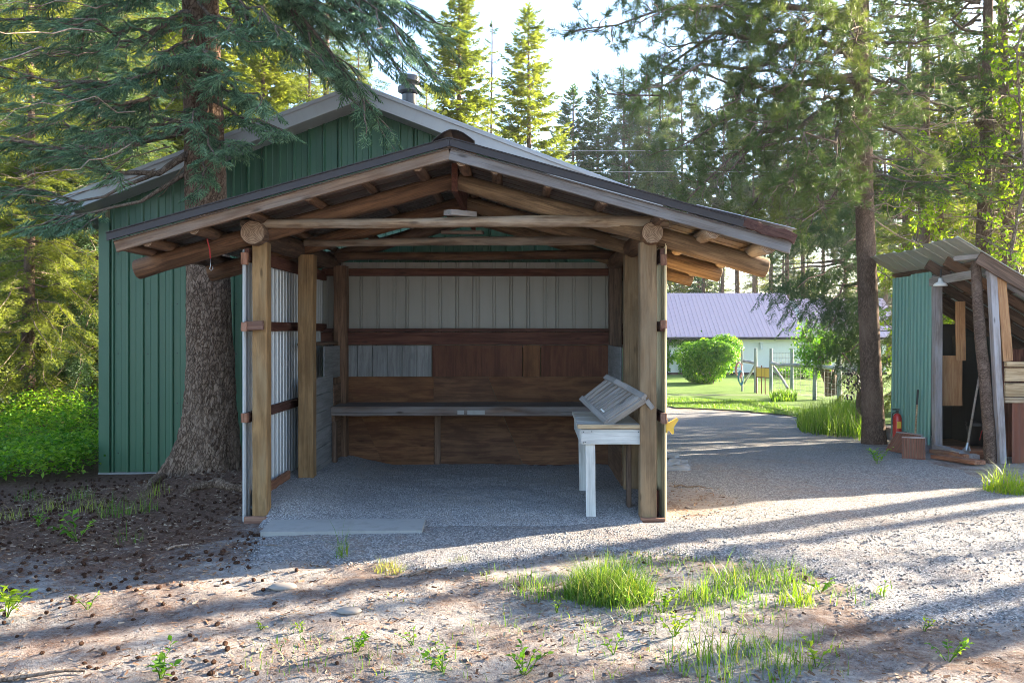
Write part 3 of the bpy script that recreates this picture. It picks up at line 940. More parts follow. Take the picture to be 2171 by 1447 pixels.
for a, b in (((.572, 7.005, -.02), (.566, 7.005, .64)), ((.585, 8.02, .0), (.572, 8.02, .64))):
    board('leg', a, b, .082, .038, M['whitewood'], tb, up=(1, 0, 0), rough=.0015)
board('back_support', (.93, 7.3, .0), (.93, 7.3, .64), .08, .038, M['brownboard'], tb, up=(0, 1, 0))

# slatted wooden seat lying on the table
sr = thing('slatted_seat', 'loose slatted grey wooden chair seat leaning at a tilt on the white table', 'seat', (.75, 7.2, .81))
A = Vector((.70, 7.03, .827)); B = Vector((.535, 7.62, .975)); Cc = Vector((.995, 6.885, 1.05)); D = Vector((.765, 7.54, 1.168))
nn = ((B - A).cross(Cc - A)).normalized()
if nn.z < 0: nn = -nn
board('bottom_rail', A + (A - B) * .03, B, .05, .03, M['weathered'], sr, up=(Cc - A))
for k in range(10):
    u = .06 + k * .098
    board('slat', A.lerp(B, u), Cc.lerp(D, u) - nn * .004, .040 if k else .06, .016, M['weathered'], sr, up=(B - A))
mid = Cc.lerp(D, .5) + nn * .025
for a, b in ((Cc + (Cc - D) * .04, Cc.lerp(D, .35) + nn * .016), (Cc.lerp(D, .35) + nn * .016, Cc.lerp(D, .7) + nn * .016), (Cc.lerp(D, .7) + nn * .016, D + (D - Cc) * .04)):
    board('top_rail', a, b, .05, .034, M['weathered'], sr, up=(Cc - A))
board('side_rail', A - nn * .035, Cc - nn * .035, .055, .03, M['weathered'], sr, up=nn)
board('side_rail', B - nn * .035, D - nn * .035, .055, .03, M['weathered'], sr, up=nn)
board('foot', A - nn * .03 + (Cc - A) * .02, A - nn * .03 + (Cc - A) * .02 + Vector((.07, -.01, -.035)), .035, .03, M['weathered'], sr)
board('foot', Cc - nn * .05, Cc - nn * .05 + Vector((.05, 0, -.07)), .04, .03, M['weathered'], sr)
m = MB(); p = A.lerp(B, .27).lerp(Cc.lerp(D, .27), .14) + nn * .012
M3 = Matrix(((B - A).normalized(), (Cc - A).normalized(), nn)).transposed().to_4x4()
m.box(p, (.075, .016, .006), M=M3); m.build('metal_clip', M['white'], sr)

# flat stones piled beside the right wall
k = 0
labs = ['long pale flat slab stone lying lowest beside the right wall of the shed', 'dark flat slate on top of the small stone pile', 'broad grey slate in the middle of the stone pile',
        'thin slate leaning on the pile towards the driveway', 'small dark slate at the back of the stone pile', 'rough grey slate touching the shed wall', 'narrow bluish slate sticking out of the pile']
for (px, py, w, d, h, lift) in ((1432, 998, .20, .09, .025, 0), (1424, 977, .13, .10, .02, .05), (1417, 989, .16, .12, .03, .015), (1440, 985, .13, .08, .02, .02), (1412, 971, .10, .08, .03, .03), (1406, 992, .10, .11, .035, 0), (1444, 991, .12, .07, .018, .008)):
    p = G(px, py)
    n = 9; poly = []
    for j in range(n):
        a = 2 * math.pi * j / n; rr = rnd.uniform(.75, 1.1)
        poly.append((p.x + w * rr * math.cos(a), p.y + d * rr * math.sin(a), p.z + lift + .012 * math.sin(a * 2 + k)))
    m = MB(); m.prism(poly, None, (rnd.uniform(-.01, .01), 0, h * 1.5))
    o = m.build('flat_stone', M['stone']); 
    tag(o, labs[k], 'stone', 'flat stones piled by the shed wall'); k += 1

# ------------------------------------------------------------------ green barn behind
barn = thing('green_barn', 'green metal clad barn with low gable and grey roof edge behind the log shed', 'barn', (-1.93, 13.5, -.12))
YW = 9.98
AX, AZ = -1.93, 4.46
sl_b = .382
XBL, XBR = -5.10, 1.24
def gz(x): return AZ - sl_b * abs(x - AX) - .17
x = XBL + .10; k = 0
while x < XBR - .12:
    w = min(.915, XBR - .08 - x)
    pf = profile('rib', w + .012, .1785, .022, .02)
    pf = [(u, d) for u, d in pf]
    # the panel under the apex needs a point there
    if x < AX < x + w: pf = sorted(pf + [(AX - x, 0.0)])
    sheet('wall_sheet', (x, YW - .0016 * (k % 2), 0), (1, 0, 0), (0, 0, 1), (0, -1, 0), pf, -.11, (lambda u, x=x: gz(x + u)), M['green'], barn)
    x += w; k += 1
for xx in (XBL, XBR - .09):
    m = MB(); m.box((xx + .045, YW - .012, 1.42), (.13, .05, 3.06)); m.build('corner_trim', M['green'], barn)
for xx, sg in ((XBL, -1), (XBR, 1)):
    pf = profile('rib', 4.6, .1785, .022, .02)
    sheet('side_sheet', (xx + sg * .0, YW + .02, 0), (0, 1, 0), (0, 0, 1), (sg, 0, 0), pf, -.11, gz(xx) + .02, M['green'], barn)
m = MB(); m.box(((XBL + XBR) / 2, YW + 2.26, -.222), (XBR - XBL + .04, 4.62, .22)); m.build('foundation', M['concrete'], barn)
for k in range(3):
    pf = profile('rib', 2.1, .1785, .022, .02)
m = MB(); m.box(((XBL + XBR) / 2, YW + 4.62, 1.5), (XBR - XBL, .03, 3.2)); m.build('back_wall', M['green'], barn)
YE = 9.62
hw = 3.53
for s in (-1, 1):
    d = Vector((s, 0, -sl_b)).normalized(); nrm = Vector((s * sl_b, 0, 1)).normalized()
    Lr = hw / d.x * s
    fa = Vector((AX, YE, AZ)); fb = fa + d * abs(Lr)
    off = nrm * -.10
    a2 = Vector((AX + s * .003, YE, AZ - .105)); b2 = a2 + d * abs(Lr)
    board('fascia_board', a2, b2, .17, .03, M['greyfascia'], barn, seg=6, rough=.0015)
    m = MB(); a3 = Vector((AX, YE - .035, AZ + .002)); b3 = a3 + d * (abs(Lr) + .03)
    m.prism([a3 + nrm * -.035, b3 + nrm * -.035, b3, a3], None, (0, .05, 0)); m.build('drip_edge', M['greyfascia'], barn)
    m = MB(); m.prism([Vector((AX, YE + .018, AZ - .185)), Vector((AX, YE + .018, AZ - .185)) + d * abs(Lr), Vector((AX, YE + .018, AZ - .165)) + d * abs(Lr), Vector((AX, YE + .018, AZ - .165))], None, (0, YW - YE - .02, 0))
    m.build('soffit', M['greyfascia'], barn)
    for k in range(6):
        pf = profile('rib', .93, .23, .02, .03)
        sheet('roof_sheet', Vector((AX, YE - .03 + k * .92, AZ + .006 + .0015 * (k % 2))), (0, 1, 0), d, nrm, pf, 0, abs(Lr) + .06, M['greyfascia'], barn)
    ex = AX + s * hw
    board('eave_fascia', (ex, YE + .02, gz(ex) + .02), (ex, YW + 5.0, gz(ex) + .02), .15, .03, M['greyfascia'], barn)
    m = MB(); m.box((ex - s * .15, YE + .19, gz(ex) - .055), (.30, .34, .02)); m.build('eave_soffit', M['greyfascia'], barn)
    m = MB(); m.box((ex - s * .10, YE + .02, gz(ex) - .02), (.24, .03, .10)); m.build('eave_return', M['greyfascia'], barn)
m = MB(); m.prism([(AX - .16, YE - .04, AZ - .055), (AX, YE - .04, AZ + .012), (AX + .16, YE - .04, AZ - .055), (AX + .16, YE - .04, AZ - .025), (AX, YE - .04, AZ + .04), (AX - .16, YE - .04, AZ - .025)], None, (0, 5.5, 0)); m.build('ridge_cap', M['greyfascia'], barn)
m = MB()
for zz in (.12, .72, 1.32, 1.92, 2.52):
    x = XBL + .2
    while x < -2.4:
        m.box((x, YW - .003, zz + rnd.uniform(-.004, .004)), (.012, .006, .012)); x += .1785 * 2
o = m.build('screws', M['black'], barn); o['kind'] = 'stuff'
chx = (868 - CX) / FPX * 12.0
ch = MB(); ch.lathe([(.0, 3.6), (.105, 3.6), (.105, 5.02), (.0, 5.02)], 20, (chx, 12.0, 0)); cho = ch.build('chimney_pipe', M['darksteel'], barn)
ch = MB(); ch.lathe([(.11, 5.04), (.165, 5.06), (.165, 5.13), (.10, 5.14), (.09, 5.14)], 20, (chx, 12, 0)); ch.build('collar', M['darksteel'], cho)
ch = MB(); ch.lathe([(.0, 5.21), (.155, 5.20), (.155, 5.27), (.13, 5.29), (.0, 5.30)], 20, (chx, 12, 0))
for j in range(4):
    a = j * math.pi / 2 + .4; ch.box((chx + .10 * math.cos(a), 12 + .10 * math.sin(a), 5.17), (.012, .012, .09))
ch.build('rain_cap', M['darksteel'], cho)

# ------------------------------------------------------------------ cream house with mauve roof
house = thing('house', 'long cream boarded house with a mauve ribbed metal roof across the lawn', 'house', (14, 60, -1.44))
HY, HG = 56.0, -1.44
hx0, hx1 = 2.0, 19.1
ez, rzh, rdep = 1.12, 4.30, 4.2
nb = 13
for k in range(nb):
    z = HG + .18 + k * (ez - HG - .2) / nb
    a = Vector((hx0, HY - .012, z + .10)); b = Vector((24.6, HY - .012, z + .10))
    m = MB(); h = (ez - HG - .2) / nb
    m.prism([(hx0, HY - .035, z), (hx0, HY - .005, z), (hx0, HY + .0, z + h), (hx0, HY - .012, z + h)], None, (24.6 - hx0, 0, 0)); m.build('siding_board', M['housewall'], house)
m = MB(); m.box(((hx0 + 24.6) / 2, HY + 4.2, (HG + ez) / 2), (24.6 - hx0, 8.3, ez - HG)); m.build('wall', M['housewall'], house)
m = MB(); m.box(((hx0 + 24.6) / 2, HY - .03, HG + .02), (24.6 - hx0 + .05, .12, .34)); m.build('foundation', M['brownboard'], house)
rd = Vector((0, rdep + .4, rzh - ez - .02)); Lr = rd.length; rd.normalize(); rn = Vector((0, -rd.z, rd.y))
x = hx0; k = 0
while x < hx1 - .1:
    w = min(.92, hx1 - x)
    pf = profile('rib', w + .02, .30, .045, .03)
    sheet('roof_sheet', (x, HY - .42, ez + .03 + .004 * (k % 2)), (1, 0, 0), rd, rn, pf, 0, Lr, M['purple'], house); x += .92; k += 1
    
r2 = rd; L2 = Lr * .87
while x < 25.2:
    pf = profile('rib', .94, .30, .045, .03)
    sheet('roof_sheet', (x, HY - .42, ez + .03 + .004 * (k % 2)), (1, 0, 0), rd, rn, pf, 0, L2, M['purple'], house); x += .92; k += 1
m = MB(); m.prism([(hx0, HY - .42, ez), (hx0, HY + rdep, rzh - .05), (hx0, HY + 2 * rdep + .4, ez)], None, (hx1 - hx0 - .05, 0, 0)); m.build('gable', M['housewall'], house)
m = MB(); m.prism([(hx1, HY + .1, ez), (hx1, HY + rdep * .85, rzh - .55), (hx1, HY + 2 * rdep - .2, ez)], None, (25 - hx1, 0, 0)); m.build('wing_gable', M['housewall'], house)
m = MB(); m.box(((hx0 + 25.2) / 2, HY - .50, ez - .05), (25.2 - hx0, .14, .15)); gt = m.build('gutter', M['bluesteel'] if 'bluesteel' in M else M['darkmetal'], house)
m = MB(); xg = (1419 - CX) / FPX * 55.7
m.tube([(xg + .1, HY - .48, ez - .1), (xg, HY - .3, ez - .35), (xg - .05, HY - .12, ez - .6), (xg - .05, HY - .10, HG + .3), (xg - .2, HY - .3, HG + .1)], .05, 8); m.build('downspout', M['darkmetal'], house, True)
lx_ = (1613 - CX) / FPX * 56
m = MB(); m.box((lx_, HY - .12, ez - .62), (.16, .18, .40)); m.box((lx_, HY - .16, ez - .38), (.22, .26, .06)); m.build('wall_lamp', M['white'], house)

# ------------------------------------------------------------------ garden fence
fence = thing('garden_fence', 'wire garden fence of greenish round posts with one sagging log rail', 'fence', (12, 31, -1))
fpost = [(1573, 740, 830, 37.5), (1602, 738, 826, 36.2), (1635, 739, 824, 34.6), (1679, 739, 831, 31.8), (1727, 738, 838, 29.6), (1779, 748, 846, 26.5), (1850, 770, 862, 22.0)]
tops = []
for i, (px, pt, pb, Y) in enumerate(fpost):
    a = P(px, pt, Y); zb = tz(a.x, Y)
    zb = min(zb, P(px, pb, Y).z + .1)
    b = Vector((a.x, Y, zb - .1))
    r = .075 if i else .05
    m_ = [M['fencepost'], M['end']]
    log('fence_post', b, a, r, r * .92, m_, fence, n=10, seg=5, bend=.01)
    tops.append((a, b))
rl = [(1580, 766, 37.2), (1600, 769, 36.3)]
log('rail', P(1577, 765, 37.4), P(1603, 769, 36.2), .07, .06, [M['rail'], M['end']], fence, n=10)
prev = P(1636, 769, 34.6)
for px, py, Y in ((1650, 774, 33.8), (1680, 773, 31.8), (1727, 776, 29.6), (1779, 781, 26.5), (1822, 787, 24.0), (1852, 782, 22.0)):
    q = P(px, py, Y)
    log('rail', prev, q, .075, .07, [M['rail'], M['end']], fence, n=10, seg=5); prev = q
log('brace', P(1640, 777, 34.4), P(1670, 822, 32.5), .05, .05, [M['rail'], M['end']], fence, n=8)
log('brace', P(1600, 775, 36.2), P(1578, 812, 37.3), .05, .045, [M['rail'], M['end']], fence, n=8)
# wire: horizontals and uprights between neighbouring posts
m = MB()
for i in range(2, len(tops) - 1):
    (a0, b0), (a1, b1) = tops[i], tops[i + 1]
    for k in range(9):
        u = .12 + .80 * k / 8
        m.tube([b0.lerp(a0, u), b1.lerp(a1, u)], .006, 4, cap=False)
    L = (b1 - b0).length
    for k in range(int(L / .45)):
        t = (k + 1) / (int(L / .45) + 1)
        m.tube([b0.lerp(b1, t).lerp(a0.lerp(a1, t), .12), b0.lerp(b1, t).lerp(a0.lerp(a1, t), .92)], .005, 4, cap=False)
m.build('wire_mesh', M['steel'], fence)
gate = thing('garden_gate', 'rusty framed wire garden gate with a yellow panel across its top', 'gate', tuple(P(1618, 826, 35.4)))
g0, g1 = P(1604, 826, 35.9), P(1632, 826, 34.9)
g0.z = min(g0.z, tz(g0.x, g0.y)); g1.z = min(g1.z, tz(g1.x, g1.y))
up = Vector((0, 0, 1.16))
m = MB()
for u in (0, .38, .66, 1):
    m.tube([g0.lerp(g1, u), g0.lerp(g1, u) + up * (1.08 if u in (.38,) else 1.0)], .022, 6)
for k in (.0, .64, 1.0): m.tube([g0 + up * k, g1 + up * k], .02, 6)
m.build('gate_frame', M['rust'], gate)
m = MB(); dd = (g1 - g0).normalized().cross(Vector((0, 0, 1))) * .012
m.prism([g0 + up * .66, g1 + up * .66, g1 + up * .98, g0 + up * .98], None, dd); m.build('yellow_panel', M['yellow'], gate)
# hoses hung on the fence end
for nm, lab, mt, px, py, Y, rx, rz_ in (('hose_coil', 'pink garden hose coiled on the fence end by the leafy bush', 'pink', 1565, 782, 37.0, .16, .32), ('hose_coil', 'blue garden hose hanging below the pink one at the fence end', 'bluehose', 1569, 798, 36.9, .13, .28)):
    c0 = P(px, py, Y); hc = thing(nm, lab, 'hose', tuple(c0), 0, 'hoses on the fence end')
    for k in range(3):
        m = MB(); r1, r2_ = rx * (1 - .12 * k), rz_ * (1 + .05 * k)
        m.tube([(c0.x + r1 * math.sin(a), c0.y - .12 - .035 * k, c0.z + r2_ * math.cos(a) - .03 * k) for a in np.linspace(0, 6.28, 20)], .02, 6, cap=False); m.build('loop', M[mt], hc, True)
# spade hanging on the rail
sp = thing('garden_tool', 'long dark handled garden tool hanging upright from the log rail', 'tool', tuple(P(1842, 790, 22.3)))
a = P(1838, 790, 22.2); b = P(1846, 846, 22.2)
m = MB(); m.tube([a, b], .018, 6); m.build('handle', M['brownboard'], sp)
m = MB(); m.box(a + Vector((0, 0, -.04)), (.10, .04, .15)); m.box(a + Vector((0, 0, .035)), (.26, .03, .03)); m.build('head', M['black'], sp)

# ------------------------------------------------------------------ small tool shed on the right
ts = thing('tool_shed', 'small lean-to tool shed of teal sheet metal, rough posts and grey tin roof', 'shed', (6.6, 11.3, -.1))
fxw = 5.70
zg = -.12
# teal sheets
y = 12.72
for k in range(2):
    w = .60
    pf = profile('rib', w + .01, .11, .022, .01)
    sheet('wall_sheet', (fxw - .03, y - w * k, -.02 + .02 * k), (0, -1, 0), (.012, 0, 1), (-1, 0, 0), pf, 0, 2.42 - .0 * k, M['teal'], ts)
board('door_post', (fxw + .02, 11.42, -.16), (fxw + .02, 11.42, 2.36), .11, .10, M['greypost'], ts, up=(0, 1, 0), seg=8)
board('far_post', (fxw + .06, 12.66, -.16), (fxw + .06, 12.66, 2.36), .10, .10, M['greypost'], ts, up=(0, 1, 0))
log('corner_pole', (fxw + .10, 10.24, -.12), (fxw - .06, 10.30, 2.46), .075, .06, [M['bark_pine'], M['end']], ts, n=14, seg=14, bend=.03, bump=.12)
board('corner_post', (fxw + .20, 10.18, -.12), (fxw + .07, 10.18, 2.40), .085, .09, M['greypost'], ts, up=(1, 0, 0), seg=8)
board('corner_board', (fxw + .26, 10.16, 1.22), (fxw + .17, 10.16, 2.28), .12, .035, M['orange'], ts, up=(1, 0, 0), seg=5, rough=.004)
board('front_header', (fxw - .06, 11.44, 2.27), (fxw - .06, 10.36, 2.30), .11, .035, M['weathered'], ts)
SLT = .60
def trz(x): return 2.47 - SLT * (x - fxw)
# rafters run down to the right
for y in (10.25, 10.75, 11.25, 11.75, 12.3, 12.7):
    x0 = fxw - (.20 if y in (10.75, 11.25) else -.06); x1 = 9.0
    board('rafter', (x0, y, trz(x0) - .085), (x1, y, trz(x1) - .085), .13, .042, M['brownboard'] if y > 10.4 else M['greypost'], ts, seg=5)
for k, xx in enumerate((5.75, 6.3, 6.9, 7.5, 8.1)):
    board('purlin', (xx, 10.14, trz(xx) + .0), (xx, 12.8, trz(xx) + .0), .09, .03, M['brownboard'], ts, up=(1, 0, -SLT))
td = Vector((1, 0, -SLT)).normalized(); tn = Vector((SLT, 0, 1)).normalized()
y = 10.06
for k, (w, x0) in enumerate(((.92, 5.30), (.92, 5.36), (.90, 5.34))):
    pf = profile('rib', w + .02, .305, .022, .04)
    sheet('roof_sheet', Vector((x0, y, trz(x0) + .03 + .006 * k)), (0, 1, 0), td, tn, pf, 0, 4.2, M['greymetal'], ts); y += .91
board('barge_board', (fxw - .14, 10.10, trz(fxw - .14) - .06), (9.0, 10.10, trz(9.0) - .06), .16, .035, M['brownboard'], ts)
board('eave_block', (fxw - .30, 10.36, trz(fxw - .25) - .12), (fxw + .0, 10.16, trz(fxw - .25) - .10), .06, .05, M['weathered'], ts)
# low front wall facing the drive: three boards and a rusty sheet
for k, (z, h) in enumerate(((1.185, .07), (1.055, .17), (.87, .17), (.745, .075))):
    board('wall_board', (fxw + .21, 10.14 - .015 * (k == 0), z), (8.6, 10.14 - .015 * (k == 0), z), h - .006, .035 if k else .07, M['tan'], ts)
pf = profile('wave', 2.7, .078, .018)
sheet('rusty_sheet', (fxw + .30, 10.15, -.10), (1, 0, 0), (0, 0, 1), (0, -1, 0), pf, 0, .81, M['rust'], ts)
# inside: dark lining, orange boards, slanting back rafters
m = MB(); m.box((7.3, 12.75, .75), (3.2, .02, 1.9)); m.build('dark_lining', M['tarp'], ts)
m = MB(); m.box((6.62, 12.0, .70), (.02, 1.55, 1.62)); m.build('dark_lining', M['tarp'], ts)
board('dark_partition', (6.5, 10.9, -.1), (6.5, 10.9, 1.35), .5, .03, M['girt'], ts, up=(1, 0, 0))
board('orange_board', (5.96, 11.50, .55), (5.96, 11.50, 1.25), .30, .02, M['orange'], ts, up=(1, 0, 0))
board('orange_board', (6.06, 11.44, 1.18), (6.05, 11.44, 2.0), .13, .03, M['orange'], ts, up=(1, 0, 0))
board('floor_sill', (fxw - .02, 11.35, -.02), (fxw + .0, 10.42, -.02), .10, .12, M['greypost'], ts)
m = MB(); m.box((7.4, 11.5, -.10), (3.3, 2.5, .06)); m.build('floor', M['brownboard'], ts)
m = MB(); m.box((8.95, 11.5, .2), (.03, 2.5, .7)); m.build('low_back_wall', M['brownboard'], ts)
# lamp under the header
lp = thing('hanging_lamp', 'round white metal lamp hanging under the tool shed header', 'lamp', (fxw - .12, 11.05, 2.22))
m = MB(); m.lathe([(.0, 2.19), (.085, 2.19), (.09, 2.205), (.075, 2.225), (.03, 2.25), (.022, 2.30), (.0, 2.30)], 16, (fxw - .12, 11.05, 0)); m.build('shade', M['white'], lp, True)
m = MB(); m.tube([(fxw - .12, 11.05, 2.29), (fxw - .11, 11.05, 2.42)], .012, 8); m.build('stem', M['black'], lp)

# things standing about the tool shed
fe = thing('fire_extinguisher', 'red fire extinguisher standing between the pine trunk and the teal wall', 'extinguisher', (5.57, 12.45, -.15))
c = (5.56, 12.28)
m = MB(); m.lathe([(.0, -.05), (.06, -.05), (.064, -.03), (.064, .30), (.045, .35), (.02, .37), (.0, .37)], 18, (*c, 0)); m.build('cylinder', M['red'], fe, True)
m = MB(); m.lathe([(.018, .36), (.02, .41), (.0, .41)], 10, (*c, 0)); m.box((c[0] - .02, c[1], .425), (.10, .02, .018)); m.tube([(c[0], c[1], .40), (c[0] - .07, c[1], .36), (c[0] - .075, c[1], .2)], .009, 6); m.build('valve', M['black'], fe)
m = MB(); m.box((c[0], c[1] - .063, .2), (.06, .004, .10)); m.build('label_patch', M['yellow'], fe)
# two louvred vent covers leaning by the wall
for (a, b, lab) in (((1878, 965), (1930, 978), 'rusty ribbed cover leaning nearest the pine trunk'), ((1912, 982), (1962, 990), 'rusty ribbed cover lapping over the other beside the wooden step')):
    p0 = G(a[0], a[1] - 10); p1 = G(b[0], b[1] - 16)
    lv = thing('ribbed_cover', lab, 'cover', tuple(p0), 0, 'ribbed covers leaning on the box')
    d = (p1 - p0); d.z = 0; L = d.length; d.normalize(); nrm = Vector((-d.y, d.x, 0))
    upv = (Vector((0, 0, 1)) + nrm * .75).normalized()
    m = MB(); 
    pts = [p0, p1, p1 + upv * .31, p0 + upv * .31]
    m.prism(pts, None, -upv.cross(d) * .012); m.build('plate', M['rust'], lv)
    for k in range(9):
        u = (k + .5) / 9
        q = p0.lerp(p1, u) + d.cross(upv) * .006
        board('rib', q + upv * .01, q + upv * .30, .016, .02, M['brownboard'], lv, up=d, seg=1)
    board('rim', p0 + upv * .315, p1 + upv * .315, .03, .03, M['greypost'], lv)
pz = G(1930, 955)
o = board('wooden_box_beam', G(1885, 938) + Vector((.02, .1, .17)), G(1972, 958) + Vector((.06, .1, .10)), .20, .22, M['greypost'], None, seg=5)
o.name = 'timber_beam'; tag(o, 'thick grey timber beam lying along the foot of the teal wall', 'beam')
# plank step
st = thing('plank_step', 'low step of reddish planks lying before the tool shed doorway', 'step', tuple(G(2040, 965)))
for k, (ax, ay, bx_, by, h, w) in enumerate(((1980, 963, 2050, 975, .08, .14), (1984, 972, 2078, 985, .04, .16), (2010, 958, 2075, 966, .10, .14), (2050, 972, 2092, 972, .10, .16))):
    a = G(ax, ay); b = G(bx_, by); a.z += h / 2 + .02; b.z += h / 2 + .02
    board('plank', a, b, .05 if k != 3 else .11, w, M['redblock'], st)
# bucket
bk0 = G(2072, 952)
bk = thing('black_bucket', 'black plastic bucket with a red cord over its rim in the doorway', 'bucket', tuple(bk0))
m = MB(); z0 = bk0.z + .06; zt = z0 + .33
m.lathe([(.0, z0), (.115, z0), (.142, zt - .06), (.150, zt - .06), (.150, zt - .035), (.145, zt - .03), (.152, zt), (.146, zt), (.112, z0 + .01), (0, z0 + .01)], 22, (bk0.x, bk0.y, 0)); m.build('pail', M['black'], bk, True)
m = MB(); cx_, cy_ = bk0.x, bk0.y
m.tube([(cx_ + .08, cy_ - .07, zt - .02), (cx_ + .09, cy_ - .12, zt + .03), (cx_ + .03, cy_ - .17, zt - .02), (cx_ - .03, cy_ - .165, zt - .12), (cx_ - .05, cy_ - .15, zt - .24)], .007, 6); m.build('cord', M['redcord'], bk, True)
# fan rake
rk = thing('fan_rake', 'fan rake with a long pale handle leaning against the corner pole', 'rake', tuple(G(2050, 968)))
a = P(2083, 758, 10.55); b = P(2052, 938, 10.6)
m = MB(); m.tube([a, b], [.013, .016], 8); m.build('handle', M['weathered'], rk, True)
m = MB(); fan = [b, P(2048, 955, 10.58)]
m.tube(fan, [.018, .02], 6)
for k in range(13):
    u = (k - 6) / 6
    e_ = P(2045, 978, 10.50) + Vector((u * .105, .02, .02 + .004 * abs(u)))
    m.tube([b + Vector((u * .01, 0, -.03)), b.lerp(e_, .5) + Vector((u * .012, 0, .0)), e_, e_ + Vector((0, -.03, -.025))], .0035, 4, cap=False)
m.build('tines', M['steel'], rk)
# hoe against the teal sheet
hoe = thing('hoe', 'thin handled hoe leaning against the teal metal wall', 'hoe', tuple(G(1940, 935)))
a = P(1946, 826, 11.62); b = P(1940, 930, 11.72)
m = MB(); m.tube([a, a.lerp(b, .3)], .014, 8); m.build('grip', M['black'], hoe)
m = MB(); m.tube([a.lerp(b, .3), b], .013, 8); m.build('handle', M['tan'], hoe)
m = MB(); m.box(b + Vector((0, -.02, -.02)), (.13, .03, .05)); m.build('blade', M['steel'], hoe)
# power lines beyond the roof
for py, lab in ((318, 'upper thin power line crossing the spruces above the shed roof'), (362, 'lower thin power line crossing the spruces above the shed roof')):
    m = MB(); m.tube([P(700 + 3 * k * 70, py + 2 - .004 * (k - 4) ** 2 * 10, 36) for k in range(0, 9)], .009, 5)
    o = m.build('power_line', M['greyfascia']); tag(o, lab, 'cable', 'power lines')

# ------------------------------------------------------------------ plant building
class Tri:
    def __init__(s): s.V, s.F, s.n = [], [], 0
    def add(s, V, F):
        V = np.asarray(V, float).reshape(-1, 3); F = np.asarray(F, int)
        s.V.append(V); s.F.append(F + s.n); s.n += len(V)
    def mesh(s, name, mats, smooth=False):
        return npmesh(name, np.concatenate(s.V), np.concatenate(s.F), mats, smooth)
    def tube(s, pts, rad, n=5):
        pts = np.asarray(pts, float); k = len(pts)
        rad = np.asarray(rad, float) * np.ones(k)
        t = np.gradient(pts, axis=0); t /= np.linalg.norm(t, axis=1)[:, None] + 1e-9
        ref = np.array([0, 0, 1.0]) if abs(t[0, 2]) < .9 else np.array([1.0, 0, 0])
        u = np.cross(np.broadcast_to(ref, t.shape), t); u /= np.linalg.norm(u, axis=1)[:, None] + 1e-9
        w = np.cross(t, u)
        a = np.arange(n) * 2 * np.pi / n
        V = pts[:, None] + rad[:, None, None] * (u[:, None] * np.cos(a)[None, :, None] + w[:, None] * np.sin(a)[None, :, None])
        i = np.arange(k - 1)[:, None] * n; j = np.arange(n)[None, :]; j2 = (j + 1) % n
        q = np.stack([i + j, i + j2, i + n + j2, i + n + j], -1).reshape(-1, 4)
        s.add(V.reshape(-1, 3), np.concatenate([q[:, [0, 1, 2]], q[:, [0, 2, 3]]]))

def nrmz(a): return a / (np.linalg.norm(a, axis=-1, keepdims=True) + 1e-9)

def inst(tri, T, F, pos, X, up, sc):
    pos = np.asarray(pos, float); n = len(pos)
    if n == 0: return
    X = nrmz(np.asarray(X, float)); up = np.asarray(up, float)
    z = nrmz(up - X * np.sum(up * X, -1, keepdims=True)); y = np.cross(z, X)
    sc = np.asarray(sc, float) * np.ones(n)
    V = pos[:, None] + sc[:, None, None] * (T[None, :, 0:1] * X[:, None] + T[None, :, 1:2] * y[:, None] + T[None, :, 2:3] * z[:, None])
    Fi = F[None] + (np.arange(n) * len(T))[:, None, None]
    tri.add(V.reshape(-1, 3), Fi.reshape(-1, 3))

def t_frond(seed, ntw, nneed, nl=.07, nw=.016):
    """flat spruce spray along +X, unit length: side twigs set with needles"""
    r = np.random.default_rng(seed); V = []; F = []
    def needle(p, d, l, w):
        s = np.cross(d, r.normal(size=3)); s /= np.linalg.norm(s) + 1e-9
        b = len(V); V.extend([p - s * w / 2, p + s * w / 2, p + d * l]); F.append((b, b + 1, b + 2))
    def twig(p, d, L, n):
        d = d / np.linalg.norm(d)
        for i in range(n):
            t = (i + r.uniform(0, 1)) / n
            o = r.normal(size=3); o -= d * o.dot(d); o /= np.linalg.norm(o) + 1e-9
            o[2] = abs(o[2]) * .8
            needle(p + d * L * t + np.array([0, 0, -.12 * L * t * t]), d * .75 + o * .8, nl * r.uniform(.8, 1.2), nw)
    twig(np.zeros(3), np.array([1.0, 0, -.05]), 1.0, int(nneed * 1.8))
    for k in range(ntw):
        t = .08 + .86 * (k + .5) / ntw
        s = 1 if k % 2 else -1
        L = (1 - t) * .55 + .13
        twig(np.array([t, 0, -.03 * t]), np.array([.72, s * .75, r.uniform(-.28, .05)]), L, max(4, int(nneed * L * 1.7)))
    return np.array(V), np.array(F)

